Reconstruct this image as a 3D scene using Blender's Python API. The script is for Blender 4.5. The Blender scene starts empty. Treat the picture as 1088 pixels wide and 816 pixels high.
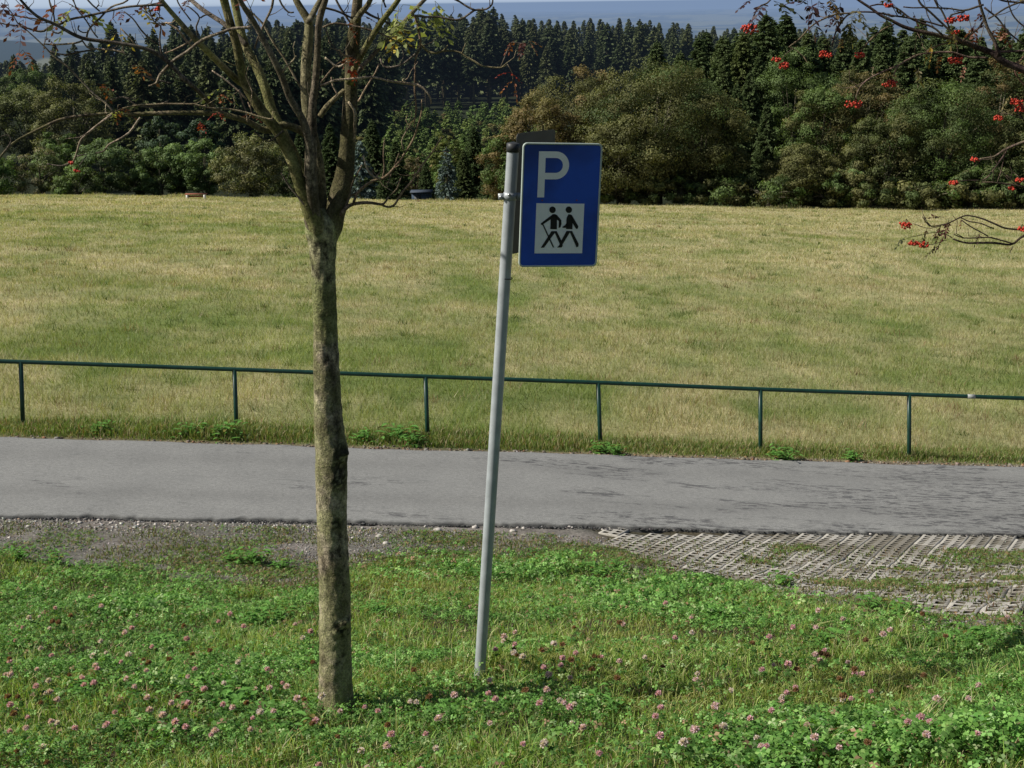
import bpy, math, random
import numpy as np
from mathutils import Vector, Matrix
random.seed(7)
RNG = np.random.default_rng(7)
sc = bpy.context.scene
COL = sc.collection
# ------------------------------------------------------------------ camera model
F = 1500.0; PITCH = math.radians(15.1); ROLL = math.radians(0.8)
EYE = 7.0                                     # camera height above the datum
def ray(x, y):
    a = (x-544)/F; b = -(y-408)/F
    c, s = math.cos(ROLL), math.sin(ROLL)
    b2 = b*c-a*s; a2 = a*c+b*s
    return np.array([a2, math.cos(PITCH)+b2*math.sin(PITCH), -math.sin(PITCH)+b2*math.cos(PITCH)])
def at(x, y, Y):
    r = ray(x, y); t = Y/r[1]
    p = r*t; p[2] += EYE
    return p
def depth_at(x, y, Y): return Y/ray(x, y)[1]
# ------------------------------------------------------------------ numpy noise
def vnoise(x, y, seed=0):
    x = np.asarray(x, float); y = np.asarray(y, float)
    xi = np.floor(x).astype(np.int64); yi = np.floor(y).astype(np.int64)
    fx = x-xi; fy = y-yi
    fx = fx*fx*(3-2*fx); fy = fy*fy*(3-2*fy)
    def h(i, j):
        n = (i*374761393 + j*668265263 + seed*1442695041) & 0x7fffffff
        n = ((n ^ (n >> 13))*1274126177) & 0x7fffffff
        n = (n ^ (n >> 16)) & 0xffff
        return n/65535.0
    a = h(xi, yi); b = h(xi+1, yi); c = h(xi, yi+1); d = h(xi+1, yi+1)
    return (a*(1-fx)+b*fx)*(1-fy)+(c*(1-fx)+d*fx)*fy
def fbm(x, y, seed=0, o=4):
    s = 0; a = .5; t = 0
    for k in range(o):
        s = s+a*vnoise(x*2**k, y*2**k, seed+k*17); t += a; a *= .5
    return s/t
def sstep(a, b, x):
    t = np.clip((x-a)/(b-a), 0, 1); return t*t*(3-2*t)
# ------------------------------------------------------------------ terrain
PU = np.array([-400,-60,-5,0,4,5.5,7.56,10,12,14,16,17.8,18,21.4,22.4,24,60,110,140,150,170,200,260,330,440,600,1000,2000,4000,8000,20000,70000.])
PZ = np.array([0,-.6,-1.6,-1.75,-2.73,-3.2,-3.80,-4.65,-5.35,-6.02,-6.55,-6.85,-6.87,-6.953,-7.05,-7.2,-10.75,-15.9,-19.1,-20.7,-24,-27,-31,-32.5,-31,-31,-50,-100,-150,-150,-135,-130.])
_tu = np.concatenate([np.arange(-60, 160, .1), np.geomspace(160, 70000, 1500)])
_tz = np.interp(_tu, PU, PZ)
_k = np.hanning(13); _k /= _k.sum()
_n = 2200
_tzs = np.convolve(np.pad(_tz[:_n], 6, mode='edge'), _k, mode='valid')
_tz[:_n-20] = _tzs[:_n-20]
TILT_U = [-60, 6, 10, 14, 18, 21.4, 24, 60, 140, 200, 400]
TILT_V = [0, 0, .02, .05, .077, .0805, .084, .064, .050, .02, 0]
def uof(X, Y): return Y-.108*80*np.tanh(X/80.0)
def gz(X, Y, bump=True):
    X = np.asarray(X, float); Y = np.asarray(Y, float)
    u = uof(X, Y)
    z = np.interp(u, _tu, _tz)
    S = np.interp(u, [20, 140], [25, 60])
    z = z-np.interp(u, TILT_U, TILT_V)*S*np.tanh(X/S)
    if bump:
        bank = sstep(17.3, 15.5, u)
        z = z+bank*((fbm(X*.8, Y*.8, 5, 3)-.5)*.22+(fbm(X*4, Y*4, 9, 2)-.5)*.05)
        fld = sstep(22.0, 27, u)*sstep(170, 150, u)
        z = z+fld*(fbm(X*.12, Y*.12, 21, 3)-.5)*.5
        far = sstep(700, 3500, u)
        z = z+far*(fbm(X/1800+3, Y/1500, 31, 4)-.5)*np.interp(u, [700, 1500, 4000, 12000, 60000], [0, 30, 90, 120, 140])
        z = z-Y*np.abs(Y)/(2*6.37e6)
        z = z+95*np.exp(-((X+1750)/1000)**2-((Y-3800)/650)**2)
        z = z+10*sstep(220, 330, u)*sstep(480, 400, u)*sstep(-20, -160, X)-26*sstep(420, 600, u)*sstep(2000, 900, u)*sstep(-50, -180, X)
    return z+EYE
def ground_px(x, y, y0=3.0, y1=900.0):
    """first point of the ground seen along a line of sight"""
    ys = np.geomspace(y0, y1, 6000)
    r = ray(x, y); X = ys*r[0]/r[1]; Z = ys*r[2]/r[1]+EYE
    d = Z-gz(X, ys)
    i = np.argmax(d < 0)
    if d[i] >= 0: return None
    return np.array([X[i], ys[i], float(gz(X[i], ys[i]))])
def G(X, Y): return float(gz(X, Y))
# ------------------------------------------------------------------ helpers
def link(o, parent=None):
    COL.objects.link(o)
    if parent is not None: o.parent = parent
    return o
def tag(o, label=None, cat=None, group=None, kind=None):
    if label: o['label'] = label
    if cat: o['category'] = cat
    if group: o['group'] = group
    if kind: o['kind'] = kind
    return o
def empty(name, loc=(0, 0, 0), label=None, cat=None, group=None):
    o = bpy.data.objects.new(name, None); link(o); o.location = loc
    o.empty_display_size = .1
    return tag(o, label, cat, group)
def mesh_np(name, V, faces, mats, col=None, smooth=False, mi=None):
    """faces: list of (n,k) int arrays"""
    me = bpy.data.meshes.new(name)
    V = np.asarray(V, np.float32)
    faces = [np.asarray(f, np.int32) for f in faces if len(f)]
    me.vertices.add(len(V)); me.vertices.foreach_set('co', V.ravel())
    loops = np.concatenate([f.ravel() for f in faces])
    tot = np.concatenate([np.full(len(f), f.shape[1], np.int32) for f in faces])
    st = np.concatenate([[0], np.cumsum(tot)[:-1]]).astype(np.int32)
    me.loops.add(len(loops)); me.loops.foreach_set('vertex_index', loops)
    me.polygons.add(len(tot)); me.polygons.foreach_set('loop_start', st)
    me.polygons.foreach_set('loop_total', tot)
    if smooth: me.polygons.foreach_set('use_smooth', np.ones(len(tot), bool))
    for m in (mats if isinstance(mats, (list, tuple)) else [mats]): me.materials.append(m)
    if mi is not None: me.polygons.foreach_set('material_index', np.asarray(mi, np.int32))
    me.update(calc_edges=True)
    if col is not None:
        a = me.color_attributes.new('Col', 'FLOAT_COLOR', 'POINT')
        c = np.ones((len(V), 4), np.float32); c[:, :3] = col
        a.data.foreach_set('color', c.ravel())
    return me
def obj(name, me, parent=None, loc=None):
    o = bpy.data.objects.new(name, me); link(o, parent)
    if loc is not None: o.location = loc
    return o
class MB:
    def __init__(s): s.V = []; s.Q = []; s.T = []; s.C = []; s.n = 0
    def add(s, V, Q=None, T=None, C=None):
        V = np.asarray(V, float).reshape(-1, 3)
        if Q is not None and len(Q): s.Q.append(np.asarray(Q)+s.n)
        if T is not None and len(T): s.T.append(np.asarray(T)+s.n)
        s.V.append(V)
        c = np.ones((len(V), 3))
        if C is not None: c = c*np.asarray(C)
        s.C.append(c); s.n += len(V)
    def box(s, c, d, rot=None, C=None):
        v = np.array([[x, y, z] for x in (-.5, .5) for y in (-.5, .5) for z in (-.5, .5)])*np.array(d)
        if rot is not None: v = v@np.array(rot).T
        s.add(v+np.array(c), [[0, 1, 3, 2], [4, 6, 7, 5], [0, 4, 5, 1], [2, 3, 7, 6], [0, 2, 6, 4], [1, 5, 7, 3]], C=C)
    def tube(s, P, R, n=8, C=None, cap=True, wob=0, seed=0, disp=None):
        P = np.asarray(P, float); m = len(P); R = np.broadcast_to(np.asarray(R, float), (m,))
        T = np.gradient(P, axis=0); T /= np.linalg.norm(T, axis=1)[:, None]+1e-9
        ref = np.array([0, 1., .13]) if abs(T[0][1]) < .8 else np.array([1., 0, .1])
        A = np.cross(T, ref); A /= np.linalg.norm(A, axis=1)[:, None]+1e-9
        B = np.cross(T, A)
        th = np.linspace(0, 2*np.pi, n, endpoint=False)
        rr = R[:, None]*np.ones(n)[None]
        if wob:
            s_ = np.concatenate([[0], np.cumsum(np.linalg.norm(np.diff(P, axis=0), axis=1))])
            rr = rr*(1+wob*(fbm(s_[:, None]*9+np.cos(th)*1.3+seed*7, np.sin(th)*1.3+s_[:, None]*2+50, seed, 3)-.5)*2)
        if disp is not None: rr = rr+disp(P, A, B, th, rr)
        V = P[:, None]+rr[..., None]*(np.cos(th)[None, :, None]*A[:, None]+np.sin(th)[None, :, None]*B[:, None])
        i = np.arange(m-1)[:, None]*n; j = np.arange(n)[None]; j2 = (j+1) % n
        Q = np.stack([i+j, i+j2, i+n+j2, i+n+j], -1).reshape(-1, 4)
        V = V.reshape(-1, 3)
        c = None
        if C is not None:
            c = np.asarray(C, float)
            if c.ndim == 2 and len(c) == m: c = np.repeat(c, n, 0)
        Tt = None
        if cap:
            V = np.vstack([V, P[-1]+T[-1]*R[-1]*.3, P[0]])
            k = m*n
            Tt = np.array([[(m-1)*n+a, (m-1)*n+(a+1) % n, k] for a in range(n)]+[[(a+1) % n, a, k+1] for a in range(n)])
            if c is not None and c.ndim == 2: c = np.vstack([c, c[-1:], c[:1]])
        s.add(V, Q, Tt, c)
    def mesh(s, name, mat, smooth=False):
        V = np.vstack(s.V); fs = []
        if s.Q: fs.append(np.vstack(s.Q))
        if s.T: fs.append(np.vstack(s.T))
        return mesh_np(name, V, fs, mat, np.vstack(s.C), smooth)
    def obj(s, name, mat, parent=None, smooth=False): return obj(name, s.mesh(name, mat, smooth), parent)
def smooth_path(P, R, step):
    """Catmull-Rom through the points"""
    P = np.asarray(P, float); R = np.asarray(R, float)
    if len(P) < 3:
        L = np.linalg.norm(P[1]-P[0]); k = max(2, int(L/step)); t = np.linspace(0, 1, k)[:, None]
        return P[0]*(1-t)+P[1]*t, np.interp(t[:, 0], [0, 1], R)
    Q = np.vstack([2*P[0]-P[1], P, 2*P[-1]-P[-2]]); out = []; ro = []
    for i in range(len(P)-1):
        a, b, c, d = Q[i:i+4]
        k = max(2, int(np.linalg.norm(c-b)/step)); t = np.linspace(0, 1, k, endpoint=False)[:, None]
        out.append(.5*((2*b)+(-a+c)*t+(2*a-5*b+4*c-d)*t**2+(-a+3*b-3*c+d)*t**3))
        ro.append(R[i]*(1-t[:, 0])+R[i+1]*t[:, 0])
    out.append(P[-1:]); ro.append(R[-1:])
    return np.vstack(out), np.concatenate(ro)
def unit(v): return v/(np.linalg.norm(v, axis=-1, keepdims=True)+1e-9)
def leaf_quads(P, N, L, W, rng, T=None):
    """kite shaped leaf faces at P, facing N"""
    n = len(P)
    if T is None: T = rng.normal(size=(n, 3))
    T = unit(T-N*(T*N).sum(1, keepdims=True)); B = np.cross(N, T)
    L = np.broadcast_to(L, (n,))[:, None]; W = np.broadcast_to(W, (n,))[:, None]
    V = np.stack([P-T*L*.5, P+B*W*.5+T*L*.08+N*W*.12, P+T*L*.5, P-B*W*.5+T*L*.08+N*W*.12], 1)
    return V.reshape(-1, 3), np.arange(n*4).reshape(n, 4)
# ------------------------------------------------------------------ materials
def newmat(name):
    m = bpy.data.materials.new(name); m.use_nodes = True
    nt = m.node_tree; nt.nodes.clear()
    out = nt.nodes.new('ShaderNodeOutputMaterial')
    return m, nt, out
def N_(nt, t, **kw):
    n = nt.nodes.new(t)
    for k, v in kw.items():
        if k in n.inputs: n.inputs[k].default_value = v
        else: setattr(n, k, v)
    return n
def pbsdf(nt, out, rough=.6, spec=.3, metal=0):
    b = nt.nodes.new('ShaderNodeBsdfPrincipled')
    b.inputs['Roughness'].default_value = rough
    b.inputs['Specular IOR Level'].default_value = spec
    b.inputs['Metallic'].default_value = metal
    nt.links.new(b.outputs[0], out.inputs[0]); return b
def noise_node(nt, scale, detail=5, rough=.6, stretch=None, space='Object'):
    tc = nt.nodes.new('ShaderNodeTexCoord'); mp = nt.nodes.new('ShaderNodeMapping')
    nt.links.new(tc.outputs[space], mp.inputs[0])
    if stretch: mp.inputs['Scale'].default_value = stretch
    n = nt.nodes.new('ShaderNodeTexNoise'); n.inputs['Scale'].default_value = scale
    n.inputs['Detail'].default_value = detail; n.inputs['Roughness'].default_value = rough
    nt.links.new(mp.outputs[0], n.inputs['Vector']); return n
def ramp(nt, src, stops):
    r = nt.nodes.new('ShaderNodeValToRGB'); el = r.color_ramp.elements
    while len(el) > 1: el.remove(el[-1])
    el[0].position = stops[0][0]; el[0].color = (*stops[0][1], 1)
    for p, c in stops[1:]:
        e = el.new(p); e.color = (*c, 1)
    nt.links.new(src, r.inputs[0]); return r
def mix(nt, a, b, fac, mode='MIX'):
    m = nt.nodes.new('ShaderNodeMix'); m.data_type = 'RGBA'; m.blend_type = mode
    for s, v in ((0, fac), (6, a), (7, b)):
        if isinstance(v, bpy.types.NodeSocket): nt.links.new(v, m.inputs[s])
        elif s == 0: m.inputs[s].default_value = v
        else: m.inputs[s].default_value = (*v, 1)
    return m.outputs[2]
def bump(nt, src, b, strength, dist=.02):
    n = nt.nodes.new('ShaderNodeBump'); n.inputs['Strength'].default_value = strength; n.inputs['Distance'].default_value = dist
    nt.links.new(src, n.inputs['Height']); nt.links.new(n.outputs[0], b.inputs['Normal']); return n
def vcol(nt):
    a = nt.nodes.new('ShaderNodeAttribute'); a.attribute_name = 'Col'; return a.outputs['Color']
def leaf_mat(name, transl=.3, rough=.55, spec=.25, randomize=0.0):
    m, nt, out = newmat(name)
    b = pbsdf(nt, out, rough, spec); c = vcol(nt)
    if randomize:
        oi = nt.nodes.new('ShaderNodeObjectInfo')
        rp = ramp(nt, oi.outputs['Random'], [(0, (1-randomize, 1-randomize*.8, 1-randomize)), (.5, (1, 1, 1)), (1, (1+randomize*.9, 1+randomize*.4, 1-randomize*.2))])
        c = mix(nt, c, rp.outputs[0], 1.0, 'MULTIPLY')
    nt.links.new(c, b.inputs['Base Color'])
    t = nt.nodes.new('ShaderNodeBsdfTranslucent'); nt.links.new(mix(nt, c, (1.2, 1.3, .5), 1.0, 'MULTIPLY'), t.inputs[0])
    mx = nt.nodes.new('ShaderNodeMixShader'); mx.inputs[0].default_value = transl
    nt.links.new(b.outputs[0], mx.inputs[1]); nt.links.new(t.outputs[0], mx.inputs[2]); nt.links.new(mx.outputs[0], out.inputs[0])
    return m
M = {}
M['grass'] = leaf_mat('grass blade', .35, .5, .3)
M['clover'] = leaf_mat('clover leaf', .3, .6, .18)
M['foliage'] = leaf_mat('foliage', .25, .6, .2)
M['needles'] = leaf_mat('needles', .1, .6, .15, .25)
M['rowan leaf'] = leaf_mat('rowan leaf', .4, .5, .25)
m, nt, out = newmat('clover bloom'); b = pbsdf(nt, out, .7, .1); nt.links.new(vcol(nt), b.inputs[0]); M['bloom'] = leaf_mat('clover bloom', .35, .7, .1)
# bark
def bark_mat(name, base, dark, moss, mossamt, scale=30):
    m, nt, out = newmat(name); b = pbsdf(nt, out, .85, .15)
    n1 = noise_node(nt, scale, 8, .65, (1, 1, .7)); n2 = noise_node(nt, 5, 5, .6)
    n3 = noise_node(nt, scale*4, 5, .7)
    r1 = ramp(nt, n1.outputs[0], [(.38, dark), (.46, tuple(x*.62 for x in base)), (.54, base), (.66, tuple(x*1.5 for x in base))])
    n5 = noise_node(nt, 7, 4, .6); r5 = ramp(nt, n5.outputs[0], [(.36, (.58, .56, .52)), (.6, (1.08, 1.08, 1.08))])
    r2 = ramp(nt, n2.outputs[0], [(.5-mossamt*.3, (0, 0, 0)), (.62-mossamt*.3, (1, 1, 1))])
    r3 = ramp(nt, n3.outputs[0], [(.4, (0, 0, 0)), (.6, (1, 1, 1))])
    k = mix(nt, r2.outputs[0], r3.outputs[0], .5, 'MULTIPLY')
    c = mix(nt, r1.outputs[0], moss, k)
    n6 = noise_node(nt, scale*3, 8, .8); r6 = ramp(nt, n6.outputs[0], [(.40, (.5, .5, .5)), (.5, (.95, .95, .95)), (.60, (1.45, 1.45, 1.4))]); c = mix(nt, c, r6.outputs[0], 1.0, 'MULTIPLY')
    c = mix(nt, c, r5.outputs[0], 1.0, 'MULTIPLY')
    c = mix(nt, c, vcol(nt), 1.0, 'MULTIPLY')
    nt.links.new(c, b.inputs[0]); 
    hh = mix(nt, n1.outputs[0], n3.outputs[0], .4)
    bump(nt, hh, b, 1.0, .02); return m
M['bark'] = bark_mat('rowan bark', (.42, .36, .26), (.085, .07, .05), (.31, .31, .15), .33)
M['twig'] = bark_mat('twig bark', (.46, .40, .33), (.15, .13, .11), (.34, .31, .22), .1, 60)
M['dark twig'] = bark_mat('dark twig bark', (.12, .088, .078), (.045, .033, .03), (.12, .11, .07), .2, 60)
M['forest bark'] = bark_mat('forest bark', (.16, .13, .10), (.06, .05, .04), (.14, .15, .09), .3, 3)
def simple(name, colr, rough=.5, spec=.5, metal=0, var=.15, sc_=20, bmp=0.0):
    m, nt, out = newmat(name); b = pbsdf(nt, out, rough, spec, metal)
    n = noise_node(nt, sc_, 5, .6)
    r = ramp(nt, n.outputs[0], [(.3, tuple(x*(1-var) for x in colr)), (.7, tuple(x*(1+var) for x in colr))])
    nt.links.new(r.outputs[0], b.inputs[0])
    if bmp: bump(nt, n.outputs[0], b, bmp, .003)
    return m
M['berry'] = simple('rowan berry', (.52, .045, .018), .4, .35, var=.35, sc_=60)
M['galv'] = simple('galvanised steel', (.43, .465, .48), .5, .5, .15, .14, 14)
M['cap'] = simple('dark cap', (.045, .048, .05), .5, .4)
M['steel'] = simple('clamp steel', (.45, .46, .47), .35, .5, .8)
M['green paint'] = simple('green paint', (.010, .050, .036), .4, .45, 0, .3, 9)
M['worn paint'] = simple('worn paint', (.38, .40, .38), .6, .3, 0, .3, 40)
M['panel back'] = simple('aluminium back', (.075, .078, .078), .55, .4, .3, .12, 5)
M['sign white'] = simple('sign white', (.95, .97, .93), .45, .45, 0, .07, 7)
M['sign edge'] = simple('sign edge', (.50, .58, .52), .4, .4, 0, .08, 12)
M['sign black'] = simple('sign black', (.008, .009, .008), .5, .4)
M['belt grey'] = simple('belt grey', (.16, .18, .17), .5, .4)
M['white paint'] = simple('white paint', (.8, .8, .76), .6, .3, 0, .05)
M['red wood'] = simple('red brown wood', (.28, .10, .06), .7, .2, 0, .2)
M['hut wall'] = simple('hut wall', (.05, .075, .11), .7, .2, 0, .2, 3)  # hut colours darkened: the shade it stands in is painted in
M['hut roof'] = simple('hut roof', (.06, .075, .10), .6, .2, 0, .2, 3)
# sign blue: retroreflective film, slightly weathered
m, nt, out = newmat('sign blue'); b = pbsdf(nt, out, .32, .5)
n = noise_node(nt, 3, 3, .5); r = ramp(nt, n.outputs[0], [(.35, (.008, .045, .24)), (.65, (.015, .10, .58))]); nt.links.new(r.outputs[0], b.inputs[0]); M['sign blue'] = m
# asphalt
m, nt, out = newmat('asphalt'); b = pbsdf(nt, out, .85, .25)
n1 = noise_node(nt, 1.2, 6, .6); n2 = noise_node(nt, 90, 4, .8); n3 = noise_node(nt, 4.5, 12, .8, (.42, 1.8, 1)); n4 = noise_node(nt, .35, 2, .5)
r1 = ramp(nt, n1.outputs[0], [(.3, (.255, .256, .246)), (.7, (.30, .30, .287))])
r2 = ramp(nt, n2.outputs[0], [(.3, (.6, .6, .6)), (.7, (1.3, 1.3, 1.3))])
c = mix(nt, r1.outputs[0], r2.outputs[0], 1.0, 'MULTIPLY')
geo = nt.nodes.new('ShaderNodeNewGeometry'); sx = nt.nodes.new('ShaderNodeSeparateXYZ'); nt.links.new(geo.outputs['Position'], sx.inputs[0])
def mathn(op, a_, b_):
    q = nt.nodes.new('ShaderNodeMath'); q.operation = op
    for k_, v_ in enumerate((a_, b_)):
        if isinstance(v_, bpy.types.NodeSocket): nt.links.new(v_, q.inputs[k_])
        else: q.inputs[k_].default_value = v_
    return q.outputs[0]
mr = nt.nodes.new('ShaderNodeMapRange'); mr.inputs[1].default_value = -2; mr.inputs[2].default_value = 5; mr.inputs[3].default_value = -.08; mr.inputs[4].default_value = .06
nt.links.new(sx.outputs[0], mr.inputs[0])
n3 = noise_node(nt, 9, 10, .78, (.42, 1.7, 1)); n4 = noise_node(nt, .9, 4, .6, (.3, 1.3, 1))
fle = ramp(nt, n3.outputs[0], [(.50, (0, 0, 0)), (.55, (1, 1, 1))])
reg = ramp(nt, mathn('ADD', n4.outputs[0], mr.outputs[0]), [(.52, (.05, .05, .05)), (.58, (1, 1, 1))])
c = mix(nt, c, (.085, .085, .087), mathn('MULTIPLY', mathn('MULTIPLY', fle.outputs[0], reg.outputs[0]), .9))
n6 = noise_node(nt, 26, 5, .75, (.7, 1.3, 1)); s6 = ramp(nt, n6.outputs[0], [(.32, (.74, .74, .74)), (.5, (1, 1, 1)), (.68, (1.2, 1.2, 1.18))]); c = mix(nt, c, s6.outputs[0], 1.0, 'MULTIPLY')
n5 = noise_node(nt, 260, 2, .7); sp = ramp(nt, n5.outputs[0], [(.60, (1, 1, 1)), (.68, (1.5, 1.5, 1.45))]); c = mix(nt, c, sp.outputs[0], 1.0, 'MULTIPLY')
# worn dark rim from the vertex colour
c = mix(nt, c, vcol(nt), 1.0, 'MULTIPLY')
nt.links.new(c, b.inputs[0]); bump(nt, n2.outputs[0], b, .5, .006); M['asphalt'] = m
# ground
m, nt, out = newmat('ground'); b = pbsdf(nt, out, .95, .1)
n1 = noise_node(nt, 18, 6, .75); n2 = noise_node(nt, .9, 5, .6, (1, 1, 1)); n3 = noise_node(nt, .004, 6, .65)
r1 = ramp(nt, n1.outputs[0], [(.3, (.45, .45, .45)), (.7, (1.5, 1.5, 1.5))])
r2 = ramp(nt, n2.outputs[0], [(.35, (.85, .9, .85)), (.65, (1.3, 1.25, 1.25))])
c = mix(nt, vcol(nt), r1.outputs[0], 1.0, 'MULTIPLY'); c = mix(nt, c, r2.outputs[0], 1.0, 'MULTIPLY')
nt.links.new(c, b.inputs[0]); bump(nt, n1.outputs[0], b, .8, .03); M['ground'] = m
M['concrete'] = None
m, nt, out = newmat('concrete'); b = pbsdf(nt, out, .9, .15)
n1 = noise_node(nt, 60, 6, .7); r1 = ramp(nt, n1.outputs[0], [(.3, (.6, .6, .6)), (.7, (1.25, 1.25, 1.25))])
nt.links.new(mix(nt, vcol(nt), r1.outputs[0], 1.0, 'MULTIPLY'), b.inputs[0]); bump(nt, n1.outputs[0], b, .5, .005); M['concrete'] = m
m, nt, out = newmat('stone'); b = pbsdf(nt, out, .9, .15); nt.links.new(vcol(nt), b.inputs[0]); M['stone'] = m

# ------------------------------------------------------------------ ground sheet
def straw_amount(X, Y):
    u = uof(X, Y)
    n = fbm(X*.10+7, Y*.045, 41, 4); n2 = fbm(X*.6, Y*.22, 47, 4); n3 = fbm(X*.02, Y*.03, 43, 2); n4 = vnoise(X*2.4, Y*.9, 50)
    n5 = fbm(X*.09+1, Y*.33, 52, 3)
    t = .47+(n-.5)*.65+(n2-.5)*1.3+(n3-.5)*.3+(n4-.5)*.4+(n5-.5)*.75
    t += .42*sstep(72, 105, u)+.06*sstep(45, 60, u)*sstep(95, 70, u)
    t -= .12*sstep(32, 23, u)
    return np.clip(t, 0, 1)
GREEN = np.array([.215, .275, .085]); STRAW = np.array([.62, .55, .31])
def field_col(X, Y): 
    t = straw_amount(X, Y)[..., None]
    return GREEN*(1-t)+STRAW*t
# borders of the greenery on the bank, taken from a few spots of the place
_bx = [(-700, 560), (0, 578), (60, 588), (130, 592), (200, 600), (330, 612), (400, 590), (470, 580), (560, 574), (640, 588), (700, 600), (780, 614), (860, 632), (960, 648), (1088, 664), (1500, 690)]
_bp = [ground_px(px_, py_+(9 if px_ < 600 else 13)) for px_, py_ in _bx]
BX = np.array([p[0] for p in _bp]); BU = np.array([float(uof(p[0], p[1])) for p in _bp])
o_ = np.argsort(BX); BX = BX[o_]; BU = BU[o_]
def bank_edge(X): return np.interp(X, BX, BU)
PAVE_X0 = float(ground_px(628, 562)[0])
def pave_mask(X, Y):
    """1 where the grass pavers lie"""
    u = uof(X, Y)
    left = sstep(PAVE_X0-.15+(18-u)*.28, PAVE_X0+.15+(18-u)*.28, X)
    return left*sstep(bank_edge(X)-1.2, bank_edge(X)-.9, u)*(u < 18.05)
def half(Y): return 60+1.15*np.abs(Y)
ys = np.concatenate([-np.geomspace(300, 6, 20), np.arange(-5, 26, .14), 26+np.cumsum(np.geomspace(.2, 2.2, 110)), ])
ys = np.concatenate([ys, np.geomspace(ys[-1]*1.012, 65000, 300)])
ss = np.linspace(-1, 1, 421); ss = np.sign(ss)*np.abs(ss)**1.9
YY = np.repeat(ys[:, None], len(ss), 1); XX = half(YY)*ss[None]
ZZ = gz(XX, YY)
uu = uof(XX, YY)
ZZ = ZZ-.05*((uu > 18.02) & (uu < 21.38) & (np.abs(XX) < 82))-.028*pave_mask(XX, YY)
soil = np.array([.075, .062, .04])
Cg = np.ones(XX.shape+(3,))*soil
v = sstep(.35, .65, fbm(XX*1.5, YY*1.5, 3, 3))[..., None]
Cg = Cg*(1-v)+np.array([.055, .075, .025])*v
grav = sstep(-.5, .3, uu-bank_edge(XX))[..., None]*(uu < 18.3)[..., None]
gn = fbm(XX*5, YY*5, 71, 3)[..., None]
gravc = np.array([.21, .195, .175])*(.6+.8*gn)
Cg = Cg*(1-grav)+gravc*grav
pmk = pave_mask(XX, YY)[..., None]; Cg = Cg*(1-pmk)+np.array([.085, .075, .05])*pmk
verge = sstep(21.3, 21.5, uu)[..., None]
vs = sstep(22.0, 21.6, uu)[..., None]
Cf = field_col(XX, YY)*.8*(1-vs)+np.array([.16, .13, .09])*vs
Cg = Cg*(1-verge)+Cf*verge
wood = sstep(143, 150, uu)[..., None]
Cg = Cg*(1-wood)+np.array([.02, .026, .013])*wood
far = sstep(800, 1200, uu)[..., None]
patch = fbm(XX/420, YY/700, 81, 4)
patch2 = fbm(XX/150+9, YY/420, 85, 3)
ff = sstep(.50, .54, patch*.6+patch2*.4)[..., None]
Cfar = np.array([.022, .035, .022])*(1-ff)+np.array([.17, .17, .085])*ff
Cg = Cg*(1-far)+Cfar*far
nx = len(ss); i = np.arange(len(ys)-1)[:, None]*nx; j = np.arange(nx-1)[None]
Q = np.stack([i+j, i+j+1, i+nx+j+1, i+nx+j], -1).reshape(-1, 4)
gme = mesh_np('ground', np.stack([XX, YY, ZZ], -1).reshape(-1, 3), [Q], M['ground'], Cg.reshape(-1, 3), True)
tag(obj('ground', gme), kind='structure')
# ------------------------------------------------------------------ road
xs = np.concatenate([np.arange(-80, -14, .5), np.arange(-14, 16, .05), np.arange(16, 80, .5)])
def road_near(x): return 18.0+(fbm(x*.9, x*0+3, 91, 3)-.5)*.16+(fbm(x*12, x*0, 92, 3)-.5)*.07
def road_far(x): return 21.4+(fbm(x*1.1, x*0+9, 93, 4)-.5)*.22
tt = np.concatenate([[0, .012, .03], np.linspace(.06, .96, 26), [.985, 1]])
U0 = road_near(xs); U1 = road_far(xs)
UU = U0[None]*(1-tt[:, None])+U1[None]*tt[:, None]
Xr = np.repeat(xs[None], len(tt), 0); Yr = UU+.108*80*np.tanh(Xr/80)
edge_h = .02+.035*sstep(3, -1, Xr)
Zr = gz(Xr, Yr, False)+edge_h*0+.020+.025*sstep(0, .12, tt)[:, None]+.018*sstep(3, 0, Xr)
Zr[0] -= .012
Cr = np.ones(Xr.shape+(3,)); Cr[0] *= .5; Cr[1] *= .85; Cr[:2] *= (.7+.6*vnoise(xs*14, xs*0, 96))[None, :, None]
Cr *= (1-.14*np.exp(-((UU-18.9)/.25)**2)-.10*np.exp(-((UU-20.6)/.3)**2))[..., None]
# skirts
low = lambda A, d: np.concatenate([A[:1]-d, A, A[-1:]-d], 0)
Zr2 = np.concatenate([Zr[:1]-.10, Zr, Zr[-1:]-.1], 0)
Xr2 = np.concatenate([Xr[:1], Xr, Xr[-1:]], 0); Yr2 = np.concatenate([Yr[:1]-.02, Yr, Yr[-1:]+.02], 0)
Cr2 = np.concatenate([Cr[:1]*1.0, Cr, Cr[-1:]*.5], 0)
nr, nc = Xr2.shape; i = np.arange(nr-1)[:, None]*nc; j = np.arange(nc-1)[None]
Q = np.stack([i+j, i+j+1, i+nc+j+1, i+nc+j], -1).reshape(-1, 4)
tag(obj('road', mesh_np('road', np.stack([Xr2, Yr2, Zr2], -1).reshape(-1, 3), [Q], M['asphalt'], Cr2.reshape(-1, 3), True)), kind='structure')
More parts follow.
